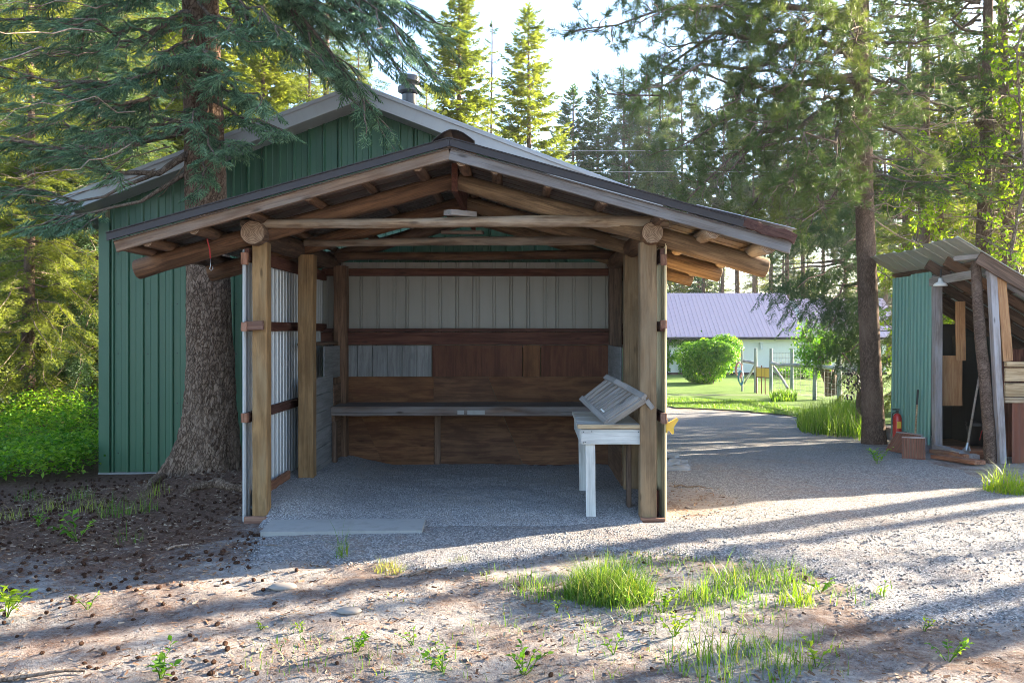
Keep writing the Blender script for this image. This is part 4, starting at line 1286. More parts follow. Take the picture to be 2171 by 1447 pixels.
def t_brush(seed, ntw, rr=.034):
    """near spruce spray: every twig a full brush of needles, thick and tapering, with stray needles"""
    r = np.random.default_rng(seed); V = []; F = []
    def twig(p, d, L, rad):
        d = d / np.linalg.norm(d)
        u = np.cross(d, [0.1, .2, 1.0]); u /= np.linalg.norm(u); w = np.cross(d, u)
        b = len(V); m = p + d * L * .55 + [0, 0, -.04 * L]; tip = p + d * L + [0, 0, -.10 * L]
        V.append(p); ring = []
        for k in range(4):
            a = k * math.pi / 2 + r.uniform(0, .6); V.append(m + (u * math.cos(a) + w * math.sin(a)) * rad * r.uniform(.7, 1.2))
        V.append(tip)
        for k in range(4):
            F.append((b, b + 1 + k, b + 1 + (k + 1) % 4)); F.append((b + 5, b + 1 + (k + 1) % 4, b + 1 + k))
        for k in range(max(3, int(L * 16))):
            t = r.uniform(.05, .95); q = p + d * L * t; o = r.normal(size=3); o -= d * o.dot(d); o /= np.linalg.norm(o); nd = d * .8 + o
            s = np.cross(nd, r.normal(size=3)); s /= np.linalg.norm(s); b2 = len(V)
            V.extend([q - s * .014, q + s * .014, q + nd * .075]); F.append((b2, b2 + 1, b2 + 2))
    twig(np.zeros(3), np.array([1.0, 0, -.05]), 1.0, rr)
    for k in range(ntw):
        t = .06 + .84 * (k + .5) / ntw; s = 1 if k % 2 else -1
        twig(np.array([t, 0, -.03 * t]), np.array([.75, s * .72, r.uniform(-.4, .05)]), ((1 - t) * .5 + .16) * r.uniform(.8, 1.15), rr * .95)
    return np.array(V), np.array(F)

def t_blade_frond(seed, ntw, w=.09):
    """coarser spray for trees farther off: every twig is a thin folded blade"""
    r = np.random.default_rng(seed); V = []; F = []
    def blade(p, d, L, w):
        d = d / np.linalg.norm(d)
        s = np.cross(d, [0, 0, 1.0]); s /= np.linalg.norm(s) + 1e-9
        roll = r.uniform(-.9, .9); s = s * math.cos(roll) + np.array([0, 0, 1]) * math.sin(roll)
        b = len(V)
        V.extend([p, p + d * L * .4 + s * w / 2, p + d * L * .45 - s * w / 2, p + d * L + np.array([0, 0, -.12 * L])])
        F.extend([(b, b + 1, b + 2), (b + 1, b + 3, b + 2)])
    blade(np.zeros(3), np.array([1, 0, -.05]), 1.0, w)
    for k in range(ntw):
        t = .06 + .86 * (k + .5) / ntw; s = 1 if k % 2 else -1
        blade(np.array([t, 0, -.03 * t]), np.array([.7, s * .8, r.uniform(-.35, .1)]), (1 - t) * .55 + .16, w)
    return np.array(V), np.array(F)

def t_tuft(seed, n, w=.035, L=1.0):
    """pine brush: needles radiating forward from a short shoot"""
    r = np.random.default_rng(seed); V = []; F = []
    for i in range(n):
        t = r.uniform(0, .8); a = r.uniform(0, 6.28); sp = r.uniform(.5, 1.25) * (1 - .35 * t)
        d = np.array([math.cos(sp), math.sin(sp) * math.cos(a), math.sin(sp) * math.sin(a)])
        s = np.cross(d, r.normal(size=3)); s /= np.linalg.norm(s) + 1e-9
        p = np.array([t, 0, 0]); b = len(V)
        l = r.uniform(.7, 1.1) * L
        V.extend([p - s * w / 2, p + s * w / 2, p + d * l]); F.append((b, b + 1, b + 2))
    return np.array(V), np.array(F)

def t_leaf(fold=.12, wid=.55):
    V = np.array([(0, 0, 0), (.45, wid / 2, fold), (.45, -wid / 2, fold), (1, 0, -.06), (.5, 0, 0)])
    return V, np.array([(0, 4, 1), (0, 2, 4), (1, 4, 3), (2, 3, 4)])

FR_NEAR = [t_brush(s, 9) for s in (1, 2, 3)]
FR_MID = [t_frond(s, 9, 7, .16, .055) for s in (4, 5)]
FR_FAR = [t_blade_frond(s, 8, .19) for s in (6, 7)]
TUFT = [t_tuft(s, 26, .06) for s in (8, 9, 10)]
TUFT_FAR = [t_tuft(s, 12, .16) for s in (11, 12)]
LEAF = t_leaf()

def branch_curve(p0, p1, sag, n=7, wob=.04, seed=0):
    r = np.random.default_rng(seed)
    p0 = np.asarray(p0, float); p1 = np.asarray(p1, float)
    t = np.linspace(0, 1, n)[:, None]
    P_ = p0 + (p1 - p0) * t
    L = np.linalg.norm(p1 - p0)
    P_[:, 2] += -sag * L * 4 * (t * (1 - t))[:, 0]
    P_[1:-1] += r.normal(size=(n - 2, 3)) * wob * L * .5
    return P_

def along(pts, t):
    k = len(pts) - 1
    f = np.clip(np.asarray(t) * k, 0, k - 1e-6); i = f.astype(int); u = (f - i)[:, None]
    p = pts[i] * (1 - u) + pts[i + 1] * u
    return p, nrmz(pts[i + 1] - pts[i])

def fronds_on(tri, pts, r, dens, flen, templates, t0=.12, hang=.35, taper=.45):
    L = np.linalg.norm(np.diff(pts, axis=0), axis=1).sum()
    n = max(3, int(L * dens))
    t = t0 + (1 - t0) * (np.arange(n) + r.uniform(0, 1, n)) / n
    p, d = along(pts, t)
    up = np.array([0, 0, 1.0])
    lat = nrmz(np.cross(d, up)) * np.where(np.arange(n) % 2, 1, -1)[:, None]
    X = d * .7 + lat * (r.uniform(.45, 1.0, n) * (1.1 - .55 * t))[:, None] + np.array([0, 0, -1.0]) * (hang * r.uniform(.2, 1.2, n))[:, None]
    sc = flen * r.uniform(.65, 1.25, n) * (1 - taper * t)
    upv = np.array([0, 0, 1.0]) + r.normal(size=(n, 3)) * .35
    pe, de = along(pts, np.array([.97]))
    p = np.concatenate([p, pe]); X = np.concatenate([X, de + [[0, 0, -hang * .3]]]); sc = np.append(sc, flen * .8); upv = np.concatenate([upv, [[0, 0, 1.0]]])
    w = r.integers(0, len(templates), len(p))
    for k, (T, F) in enumerate(templates):
        inst(tri, T, F, p[w == k], X[w == k], upv[w == k], sc[w == k])

def make_spruce(seed, H, Rb, h0, step, nb, templates, flen, dens, rise=(-.25, .75), droop=.35, hang=.35, sparse=1.0, lim_r=.02, gap=.0):
    r = np.random.default_rng(seed)
    limbs, crown = Tri(), Tri()
    h = h0
    while h < H * .985:
        f = (h - h0) / (H - h0)
        for k in range(max(2, int(nb * (1 - .35 * f)))):
            if r.uniform() < gap: continue
            az = r.uniform(0, 6.283)
            L = (Rb * (1 - f) ** .85 + .12) * r.uniform(.65, 1.15)
            if f > .97: L *= .6
            dirv = np.array([math.cos(az), math.sin(az), 0])
            rs = rise[0] + (rise[1] - rise[0]) * f + r.uniform(-.12, .12)
            t = np.linspace(0, 1, 6)[:, None]
            hh = h + r.uniform(-.5, .5) * step
            pts = dirv * L * t + np.array([0, 0, 1.0]) * (hh + L * (rs * t - droop * (1 - f) * (t ** 2) + .10 * t ** 3))
            pts[1:-1] += r.normal(size=(4, 3)) * .03 * L
            limbs.tube(pts, np.linspace(lim_r * (.35 + L / Rb * .8), .004, 6), 4)
            fronds_on(crown, pts, r, dens, flen * (.6 + .4 * L / Rb), templates, .1 + .1 * r.uniform(), hang)
        h += step * r.uniform(.7, 1.3) * (1 - .45 * f)
    T, F = templates[0]
    inst(crown, T, F, [[0, 0, H - flen * .5]] * 3, [[.05, 0, 1], [-.1, .1, 1], [0, -.12, 1]], [[1, 0, 0], [0, 1, 0], [1, 1, 0]], [flen, flen * .7, flen * .7])
    return limbs, crown

def trunk_mesh(name, H, r0, r1, mat, n=12, k=12, lean=(0, 0), flare=.25, z0=-.3, wob=.03, seed=0):
    r = np.random.default_rng(seed)
    m = Tri(); z = np.concatenate([[z0, 0, .15, .4], np.linspace(.9, H, k)])
    u = np.clip(z / H, 0, 1)
    pts = np.stack([lean[0] * u + wob * np.sin(u * 7 + seed), lean[1] * u + wob * np.cos(u * 6 + seed * 2) - wob, z], -1)
    rad = r0 + (r1 - r0) * u + r0 * flare * np.exp(-np.maximum(z, 0) / .25)
    m.tube(pts, rad, n)
    return m.mesh(name, mat, True)

def build_tree(name, label, cat, loc, rotz, parts, group=None, scale=1.0):
    t = thing(name, label, cat, loc, rotz, group)
    t.scale = (scale,) * 3
    for nm, me in parts:
        o = bpy.data.objects.new(nm, me); C.objects.link(o); o.parent = t
        W[o.name] = W[t.name]
    return t

# ------------------------------------------------------------------ the big blue spruce at the left
TX, TY = -3.47, 9.28
tree = thing('blue_spruce', 'big old blue spruce with a thick scaly trunk rising between barn and log shed', 'tree', (TX, TY, -.1))
V = []; F = []
na, nzr = 96, 190
zs = np.concatenate([np.linspace(-.35, 1.2, 70), np.linspace(1.22, 14, nzr - 70)])
roots = [(math.radians(a), s, w) for a, s, w in ((200, 1.45, .22), (262, .55, .34), (305, .7, .30), (20, .5, .4), (100, .5, .4), (150, .7, .3))]
ang = np.arange(na) * 2 * np.pi / na
Ag, Zg = np.meshgrid(ang, zs)
hz = np.maximum(Zg + .05, 0)
rad = .262 - .0135 * Zg
rad = rad + .045 * np.exp(-hz / .7)
for a, s, w in roots:
    da = np.angle(np.exp(1j * (Ag - a)))
    rad = rad + s * .36 * np.exp(-(da / w) ** 2) * np.exp(-hz / (.24 * max(s, .6)))
bk = fbm(Ag * 9, Zg * 9, 77, 4) - .5
cell = np.abs(fbm(Ag * 6.5, Zg * 7, 81, 2) - .5) * 2
rad = rad + .035 * bk + .022 * np.minimum(cell * 4, 1) - .02
lx_c = -.10 + .09 * np.clip((3.2 - Zg) / 3.2, -2.5, 1.0)
Vx = lx_c + rad * np.cos(Ag); Vy = rad * np.sin(Ag)
V = np.stack([Vx, Vy, Zg], -1).reshape(-1, 3)
i = np.arange(len(zs) - 1)[:, None] * na; j = np.arange(na)[None, :]; j2 = (j + 1) % na
Q = np.stack([i + j, i + j2, i + na + j2, i + na + j], -1).reshape(-1, 4)
link('trunk', npmesh('trunk', V, Q, M['bark_spruce'], True), tree, Matrix.Translation((TX, TY, -.1)))
# roots running over the ground
rt = Tri()
for pts_ in ([(400, 985, 9.05), (360, 1010, 8.9), (325, 1030, 8.7), (300, 1050, 8.5)], [(470, 1030, 8.75), (440, 1035, 8.6), (405, 1042, 8.5), (385, 1052, 8.4)], [(455, 1030, 8.7), (490, 1040, 8.6), (515, 1043, 8.55), (540, 1048, 8.5)]):
    q = []
    for k, (px, py, Y) in enumerate(pts_):
        p = G(px, py); q.append((p.x, p.y, p.z + (.03 if k < 3 else -.04)))
    rt.tube(np.array(q), [.085, .06, .045, .03] if pts_[0][0] == 400 else [.05, .04, .035, .02], 8)
o = link('root', rt.mesh('root', M['bark_spruce'], True), tree)
limbs, crown, dead = Tri(), Tri(), Tri()
r = np.random.default_rng(5)
def tr_at(z): return np.array([TX - .10 + .09 * np.clip((3.2 - z - .1) / 3.2, -2.5, 1), TY, z])
NB = [ # start height, end (px, py, depth), sag, limb radius, first frond
    (3.72, (175, 320, 8.4), .22, .050, .62), (3.95, (20, 290, 9.0), .10, .055, .58), (4.45, (110, 190, 8.0), .12, .04, .3), (4.62, (-30, 130, 8.6), .10, .04, .3),
    (5.2, (150, 40, 7.9), .1, .04, .3), (5.6, (-60, 20, 8.8), .1, .04, .3), (4.2, (60, 250, 9.6), .1, .03, .3), (3.55, (95, 455, 8.7), .12, .03, .6),
    (3.7, (30, 400, 8.9), .15, .03, .65), (4.3, (230, 270, 8.2), .15, .03, .45), (4.9, (240, 150, 7.9), .1, .03, .3), 
    (5.1, (40, 90, 9.6), .08, .03, .25), (5.7, (230, -10, 8.2), .06, .03, .25), (6.1, (60, -60, 8.5), .06, .03, .2),
    (4.55, (490, 150, 7.9), .04, .025, .2), (4.5, (555, 215, 8.0), .02, .022, .2), (4.2, (600, 275, 8.3), .0, .022, .25), (3.95, (455, 330, 8.3), .0, .02, .2),
    (3.55, (425, 400, 8.6), -.05, .016, .2), (4.2, (400, 260, 8.0), .02, .02, .2), (3.8, (520, 300, 8.3), .02, .018, .25), (4.9, (430, 110, 7.9), .05, .02, .2), (5.4, (500, 60, 8.0), .05, .02, .2),
    (6.3, (905, 30, 8.7), -.02, .05, .25), (6.0, (850, 110, 8.6), -.02, .045, .25), (5.8, (790, 235, 8.75), -.08, .045, .3), (6.6, (830, -30, 8.4), -.02, .04, .2), (5.5, (690, 130, 8.5), .0, .035, .2),
    (5.7, (610, 70, 8.2), .02, .03, .2), (6.0, (720, 40, 9.2), .0, .03, .2), (6.4, (620, -40, 8.4), .0, .03, .2), (5.95, (760, 150, 9.0), -.04, .03, .25), (6.2, (880, 90, 8.3), -.05, .03, .25),
    (5.2, (300, 40, 8.5), .05, .025, .2), (5.0, (330, 110, 8.3), .05, .025, .2), (4.7, (200, 240, 8.6), .1, .025, .3), (6.3, (330, -40, 8.3), .05, .025, .2)]
for k, (z0, e, sag, lr, t0) in enumerate(NB):
    pe = np.array(P(*e)); p0 = tr_at(z0)
    L = np.linalg.norm(pe - p0)
    pts = branch_curve(p0, pe, sag, 8, .04, k)
    limbs.tube(pts, np.linspace(lr, .006, 8), 7)
    # side branches carry most of the sprays
    ns = max(3, int(L * 4.8))
    for q in range(ns):
        t = t0 + (1 - t0) * (q + r.uniform()) / ns
        p, d = along(pts, np.array([t]))
        lat = np.cross(d[0], [0, 0, 1.0]) * (1 if q % 2 else -1)
        dv = nrmz(d[0] * .8 + lat * r.uniform(.4, .9) + np.array([0, 0, -r.uniform(.1, .55)]))
        sl_ = min(1.0, .35 * L * (1.15 - .6 * t)) * r.uniform(.7, 1.2) * (.62 if (e[0] > 400 and z0 < 5.2) else 1.0)
        sp_ = branch_curve(p[0], p[0] + dv * sl_, .06, 5, .05, k * 50 + q)
        limbs.tube(sp_, np.linspace(lr * .3 + .003, .003, 5), 4)
        fronds_on(crown, sp_, r, 12, .27, FR_NEAR, .02, .45)
    fronds_on(crown, pts, r, 8, .27, FR_NEAR, t0, .35)
for k in range(7):                      # more leafy boughs low on the left and front
    z0 = r.uniform(4.2, 6.6); az = r.uniform(2.3, 4.9); L = r.uniform(1.0, 2.8)
    p0 = tr_at(z0); pe = p0 + np.array([math.cos(az) * L, math.sin(az) * L * .8, -r.uniform(-.05, .2) * L])
    pts = branch_curve(p0, pe, .06, 7, .05, 450 + k)
    limbs.tube(pts, np.linspace(.022, .005, 7), 5)
    for q in range(int(L * 4)):
        p, d = along(pts, np.array([r.uniform(.35, 1)])); lat = np.cross(d[0], [0, 0, 1.0]) * (1 if q % 2 else -1)
        dv = nrmz(d[0] * .7 + lat * r.uniform(.3, .9) + np.array([0, 0, -r.uniform(.3, .9)]))
        fronds_on(crown, branch_curve(p[0], p[0] + dv * r.uniform(.3, .65), .05, 5, .05, 5000 + k * 30 + q), r, 15, .27, FR_NEAR, .02, .5)
for k in range(70):                      # the rest of the tree above the frame
    z0 = 6.2 + 7.2 * (k / 70)
    az = r.uniform(0, 6.28); L = (1 - (z0 - 6) / 9) * 2.6 * r.uniform(.7, 1.1) + .3
    p0 = tr_at(z0); pe = p0 + np.array([math.cos(az) * L, math.sin(az) * L, -.15 * L])
    pts = branch_curve(p0, pe, .05, 6, .04, 400 + k)
    limbs.tube(pts, np.linspace(.03, .006, 6), 5)
    fronds_on(crown, pts, r, 9, .42, FR_MID, .15, .4, .3)
for k in range(38):                      # bare dead twigs on the lower limbs
    z0 = r.uniform(3.2, 5.2); az = r.uniform(2.2, 4.6); L = r.uniform(.5, 2.0)
    p0 = tr_at(z0) + np.array([math.cos(az) * .2, math.sin(az) * .2, 0]); p0 = p0 + np.array([math.cos(az), math.sin(az), 0]) * r.uniform(0, 1.6)
    pts = branch_curve(p0, p0 + np.array([math.cos(az) * L, math.sin(az) * L, r.uniform(-.9, -.1) * L * .6]), r.uniform(-.1, .15), 9, .028, 500 + k)
    dead.tube(pts, np.linspace(.008, .0015, 9), 4)
link('limbs', limbs.mesh('limbs', M['twig'], True), tree)
link('crown', crown.mesh('crown', M['needle_blue']), tree)
link('dead_twigs', dead.mesh('dead_twigs', M['deadtwig'], True), tree)

# ------------------------------------------------------------------ spruces behind
def spruce_parts(seed, H, Rb, h0, step, nb, tmpl, flen, dens, mat, r0, **kw):
    l, c = make_spruce(seed, H, Rb, h0, step, nb, tmpl, flen, dens, **kw)
    return [('trunk', trunk_mesh('trunk', H, r0, .02, M['bark_pine'], 10, 12, seed=seed)), ('limbs', l.mesh('limbs', M['twig'])), ('crown', c.mesh('crown', M[mat]))]
SA = spruce_parts(21, 17.5, 3.2, 1.4, .27, 7, FR_FAR, .70, 9.5, 'needle_sunlit', .24, gap=.08)
SB = spruce_parts(22, 16.5, 3.3, 1.2, .30, 7, FR_FAR, .70, 9, 'needle_sunlit', .24, rise=(-.1, .55), droop=.25, gap=.15)
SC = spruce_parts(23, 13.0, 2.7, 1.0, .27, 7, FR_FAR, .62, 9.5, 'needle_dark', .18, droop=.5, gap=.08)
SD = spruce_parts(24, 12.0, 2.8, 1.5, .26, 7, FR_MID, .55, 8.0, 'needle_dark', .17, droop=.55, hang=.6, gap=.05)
SE = spruce_parts(25, 12.0, 2.7, 1.4, .26, 7, FR_MID, .55, 8.0, 'needle_sunlit', .17, droop=.5, hang=.5, gap=.08)
SSN = spruce_parts(26, 15.5, .7, 9.5, .5, 3, FR_FAR, .30, 2.0, 'needle_dark', .11, gap=.3)

def at(px, Y, z=None):
    x = (px - CX) / FPX * Y
    return (x, Y, tz(x, Y) if z is None else z)
def place(parts, px, Y, pytop, H, label, rot, group=None, name='spruce_tree', cat='tree', z=None):
    loc = at(px, Y, z)
    zt = EYE - (pytop - CY) / FPX * Y
    return build_tree(name, label, cat, loc, rot, parts, group, (zt - loc[2]) / H)
GB = 'spruces behind the barn and shed'
place(SA, 972, 34, -70, 17.5, 'tallest sunlit golden spruce right of the chimney, its top out of the frame', .3, GB)
place(SB, 1120, 38, 22, 16.5, 'tall pointed spruce with open drooping right side above the shed ridge', 1.9, GB)
place(SC, 1215, 68, 192, 13, 'slender spruce spire between the pointed spruce and the blunt pair', 1.0, GB)
place(SC, 1268, 70, 188, 13, 'slender spruce spire left of the blunt dark pair', 2.4, GB)
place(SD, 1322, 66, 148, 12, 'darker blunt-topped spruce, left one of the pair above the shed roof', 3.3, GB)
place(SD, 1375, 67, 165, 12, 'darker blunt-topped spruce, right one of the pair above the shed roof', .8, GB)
place(SE, 1180, 40, 290, 12, 'short sunlit yellow-green spruce filling in below the pointed spruce', 2.0, GB)
place(SE, 905, 30, 190, 12, 'short sunlit yellow-green spruce just behind the chimney', 4.0, GB)
place(SE, 1035, 31, 250, 12, 'short sunlit golden spruce rising behind the log shed ridge', 5.0, GB)
place(SSN, 1042, 36, 52, 15.5, 'thin nearly bare spruce snag between the two tall spruces', 0, GB)
place(SE, 655, 25, 90, 12, 'sunlit golden spruce behind the left slope of the barn roof', 1.4, GB)
place(SB, 560, 26, -40, 16.5, 'tall sunlit yellow spruce behind the barn next to the big trunk', 3.9, GB)
place(SE, 760, 27, 110, 12, 'sunlit golden spruce behind the barn gable peak', 2.7, GB)
GL = 'spruces in the wood at the left'
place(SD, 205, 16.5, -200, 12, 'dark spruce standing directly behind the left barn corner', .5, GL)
place(SE, 60, 15, -160, 12, 'drooping spruce with sunlit golden twigs at the left picture edge', 2.5, GL)
place(SE, -330, 15, -300, 12, 'spruce cut off by the left picture edge', 1.1, GL)
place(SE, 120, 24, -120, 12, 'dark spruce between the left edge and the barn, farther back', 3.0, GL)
place(SA, 320, 30, -300, 17.5, 'tall sunlit golden spruce seen over the left eave of the barn', 1.0, GL)
place(SB, 10, 36, -260, 16.5, 'tall sunlit golden spruce far back at the left edge', .2, GL)
place(SB, 430, 33, -250, 16.5, 'tall sunlit golden spruce straight behind the big trunk', 2.2, GL)
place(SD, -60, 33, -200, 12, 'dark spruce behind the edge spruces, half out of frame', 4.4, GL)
place(SE, 255, 27, -60, 12, 'sunlit yellowish spruce glimpsed through the big limbs', 5.1, GL)
for k, (px, Y) in enumerate(((-300, 38), (-120, 40), (60, 42), (170, 39), (300, 41), (420, 43), (560, 42), (690, 44))):
    place((SA, SD, SB)[k % 3], px, Y, -250 + 60 * (k % 3), (17.5, 12, 16.5)[k % 3], 'tall spruce in the sunlit wood far behind the barn', k * 1.3, 'far spruces in the left wood')
YS_ = spruce_parts(31, 1.7, .62, .12, .10, 6, FR_MID, .26, 12, 'needle_dark', .03, droop=.1, hang=.1)
place(YS_, 192, 13.2, 838, 1.7, 'knee-high young spruce at the foot of the left barn corner', 0, name='young_spruce')

# ------------------------------------------------------------------ pines and mixed trees on the right
def make_pine_branch(limbs, crown, r, pts, lr, t0, tl, templates, dens=5.0, twig=None):
    limbs.tube(pts, np.linspace(lr, .007, len(pts)), 6)
    L = np.linalg.norm(np.diff(pts, axis=0), axis=1).sum()
    ns = max(4, int(L * dens))
    PP, XX = [], []
    for q in range(ns):
        t = t0 + (1 - t0) * (q + r.uniform()) / ns
        p, d = along(pts, np.array([t]))
        lat = nrmz(r.normal(size=3)); lat -= d[0] * lat.dot(d[0])
        dv = nrmz(d[0] * r.uniform(.3, 1.0) + nrmz(lat) * .9 + np.array([0, 0, r.uniform(-.35, .35)]))
        sl_ = r.uniform(.25, .75) * (1.2 - .6 * t) * min(1, .35 + L / 4)
        sp_ = branch_curve(p[0], p[0] + dv * sl_, r.uniform(-.1, .12), 5, .10, int(r.integers(1e6)))
        limbs.tube(sp_, np.linspace(.009, .003, 5), 4)
        nt_ = max(6, int(sl_ * 26))
        tt = r.uniform(.35, 1, nt_)
        pp, dd = along(sp_, tt)
        xx = nrmz(dd * .8 + r.normal(size=(nt_, 3)) * .65 + [0, 0, .25])
        PP.append(pp + xx * .03); XX.append(xx)
    PP = np.concatenate(PP); XX = np.concatenate(XX)
    w = r.integers(0, len(templates), len(PP))
    for k, (T, F) in enumerate(templates):
        s = w == k
        inst(crown, T, F, PP[s], XX[s], r.normal(size=(s.sum(), 3)), tl * r.uniform(.75, 1.2, s.sum()))

PXp, PYp = 5.46, 12.86
pine = thing('pine_tree', 'tall pine with a straight dark trunk left of the teal tool shed', 'tree', (PXp, PYp, tz(PXp, PYp)))
tm = trunk_mesh('trunk', 15, .165, .05, M['bark_pine'], 20, 30, (-.55, .0), .18, seed=3, wob=.015)
o = bpy.data.objects.new('trunk', tm); C.objects.link(o); o.parent = pine
limbs, crown, dead = Tri(), Tri(), Tri()
r = np.random.default_rng(15)
def pt_at(z): return np.array([PXp - .55 * z / 15, PYp, z])
PB = [(6.9, (1235, 62, 10.2), .00, .04, .35), (6.4, (1290, 200, 10.4), .02, .04, .35), (7.4, (1300, -30, 10.0), .02, .04, .3), (7.2, (1370, 40, 9.6), .02, .04, .3), (6.6, (1400, 120, 10.8), .05, .04, .3),
      (5.5, (1425, 320, 11.2), .06, .05, .35), (5.0, (1450, 430, 11.6), .10, .045, .40), (5.9, (1350, 190, 9.8), .05, .04, .4), (4.8, (1510, 380, 11.4), .06, .04, .35), (5.6, (1500, 240, 10.6), .05, .035, .3),
      (4.3, (1480, 500, 12.5), .04, .035, .45), (6.2, (1560, 90, 10.2), .03, .035, .3), (5.2, (1600, 260, 10.2), .04, .03, .3), (4.6, (1630, 400, 10.8), .05, .03, .3), (6.8, (1480, -20, 10.0), .02, .03, .3),
      (5.8, (1680, 150, 9.9), .03, .03, .25), (6.5, (1700, 30, 9.8), .0, .03, .25), (4.9, (1720, 330, 10.2), .03, .03, .3), (4.2, (1700, 470, 11.2), .06, .025, .35), (5.6, (1960, 200, 11.0), .02, .03, .3),
      (6.1, (2020, 80, 11.2), .0, .03, .3), (4.9, (1980, 330, 11.6), .03, .025, .35), (5.0, (1800, 260, 10.6), .0, .025, .3), (6.3, (1820, 60, 10.0), .0, .025, .25), (4.4, (1560, 470, 12.4), .03, .025, .4),
      (5.3, (1560, 330, 12.8), .04, .025, .3), (6.0, (1440, 60, 12.6), .0, .03, .3), (4.6, (1760, 420, 11.6), .03, .02, .35), (5.4, (1420, 150, 12.0), .0, .03, .4), (4.1, (1620, 520, 13.2), .03, .02, .4)]
for k, (z0, e, sag, lr, t0) in enumerate(PB):
    p0 = pt_at(z0); pe = np.array(P(*e))
    if z0 - .8 < pe[2]: pass
    make_pine_branch(limbs, crown, r, branch_curve(p0, pe, -sag, 9, .05, 900 + k), lr * 1.25, t0, .10, TUFT, 6.6)
for k in range(40):
    z0 = 7.2 + 7.5 * k / 40; az = r.uniform(0, 6.28); L = (1 - (z0 - 7) / 9.5) * 3.0 * r.uniform(.6, 1.1) + .4
    p0 = pt_at(z0); pe = p0 + np.array([math.cos(az) * L, math.sin(az) * L, .1 * L])
    make_pine_branch(limbs, crown, r, branch_curve(p0, pe, .04, 7, .05, 960 + k), .03, .3, .12, TUFT_FAR, 3.6)
for k in range(46):
    z0 = r.uniform(3.4, 6.8); az = r.uniform(0, 6.28); L = r.uniform(.4, 1.9)
    p0 = pt_at(z0)
    pts = branch_curve(p0, p0 + np.array([math.cos(az) * L, math.sin(az) * L, r.uniform(-.5, .3) * L]), r.uniform(-.15, .15), 7, .045, 1000 + k)
    dead.tube(pts, np.linspace(.013, .002, 7), 4)
    for q in range(3):
        p, d = along(pts, r.uniform(.3, .9, 1)); dv = nrmz(d[0] + r.normal(size=3) * .7) * L * .4
        dead.tube(branch_curve(p[0], p[0] + dv, .0, 5, .15, 2000 + k * 5 + q), np.linspace(.006, .0015, 5), 4)
link('limbs', limbs.mesh('limbs', M['twig'], True), pine)
link('crown', crown.mesh('crown', M['needle_pine']), pine)
link('dead_branches', dead.mesh('dead_branches', M['deadtwig'], True), pine)

# a second spruce hangs its low boughs left of that trunk
hs = thing('drooping_spruce', 'dark drooping low spruce boughs hanging left of the pine trunk over the fence', 'tree', (6.3, 15.2, tz(6.3, 15.2)))
limbs, crown = Tri(), Tri(); r = np.random.default_rng(25)
o = bpy.data.objects.new('trunk', trunk_mesh('trunk', 11, .17, .02, M['bark_pine'], 12, 12, seed=6)); C.objects.link(o); o.parent = hs
for k, (z0, e, sag) in enumerate(((2.75, (1640, 590, 14.0), -.05), (2.6, (1690, 610, 13.8), -.08), (2.4, (1700, 650, 14.2), -.1), (2.5, (1760, 640, 13.6), -.05), (2.2, (1745, 700, 14.0), -.08), (2.1, (1790, 690, 13.7), -.05),
                                  (2.9, (1720, 560, 14.5), -.03), (2.3, (1810, 740, 13.9), -.05), (2.6, (1815, 620, 13.6), .0), (1.9, (1825, 700, 14.4), .0), (2.8, (1660, 560, 15.5), -.03), (2.0, (1780, 745, 14.6), -.05), (1.7, (1832, 760, 14.0), -.03),
                                  (3.6, (1650, 500, 15.0), .0), (3.9, (1700, 440, 14.5), .0), (3.4, (1790, 520, 14.0), .0), (4.2, (1760, 430, 14.2), .0))):
    p0 = np.array([6.3, 15.2, z0]); pe = np.array(P(*e))
    pts = branch_curve(p0, pe, sag, 7, .04, 1200 + k)
    limbs.tube(pts, np.linspace(.035, .006, 7), 5)
    L = np.linalg.norm(pe - p0); ns = max(5, int(L * 7.5))
    for q in range(ns):
        t = .25 + .75 * (q + r.uniform()) / ns
        p, d = along(pts, np.array([t])); lat = np.cross(d[0], [0, 0, 1.0]) * (1 if q % 2 else -1)
        dv = nrmz(d[0] * .6 + lat * r.uniform(.2, .7) + np.array([0, 0, -r.uniform(.5, 1.3)]))
        sp_ = branch_curve(p[0], p[0] + dv * r.uniform(.4, .8), .03, 5, .04, 1300 + k * 40 + q)
        fronds_on(crown, sp_, r, 11, .26, FR_MID, .03, .8)
for k in range(50):
    z0 = 4 + 6.6 * k / 50; az = r.uniform(0, 6.28); L = (1 - (z0 - 4) / 7.2) * 2.0 + .3
    p0 = np.array([6.3, 15.2, z0]); pts = branch_curve(p0, p0 + np.array([math.cos(az) * L, math.sin(az) * L, -.2 * L]), .0, 6, .04, 1700 + k)
    limbs.tube(pts, np.linspace(.025, .005, 6), 4); fronds_on(crown, pts, r, 6, .45, FR_MID, .15, .6)
link('limbs', limbs.mesh('limbs', M['twig'], True), hs); link('crown', crown.mesh('crown', M['needle_dark']), hs)

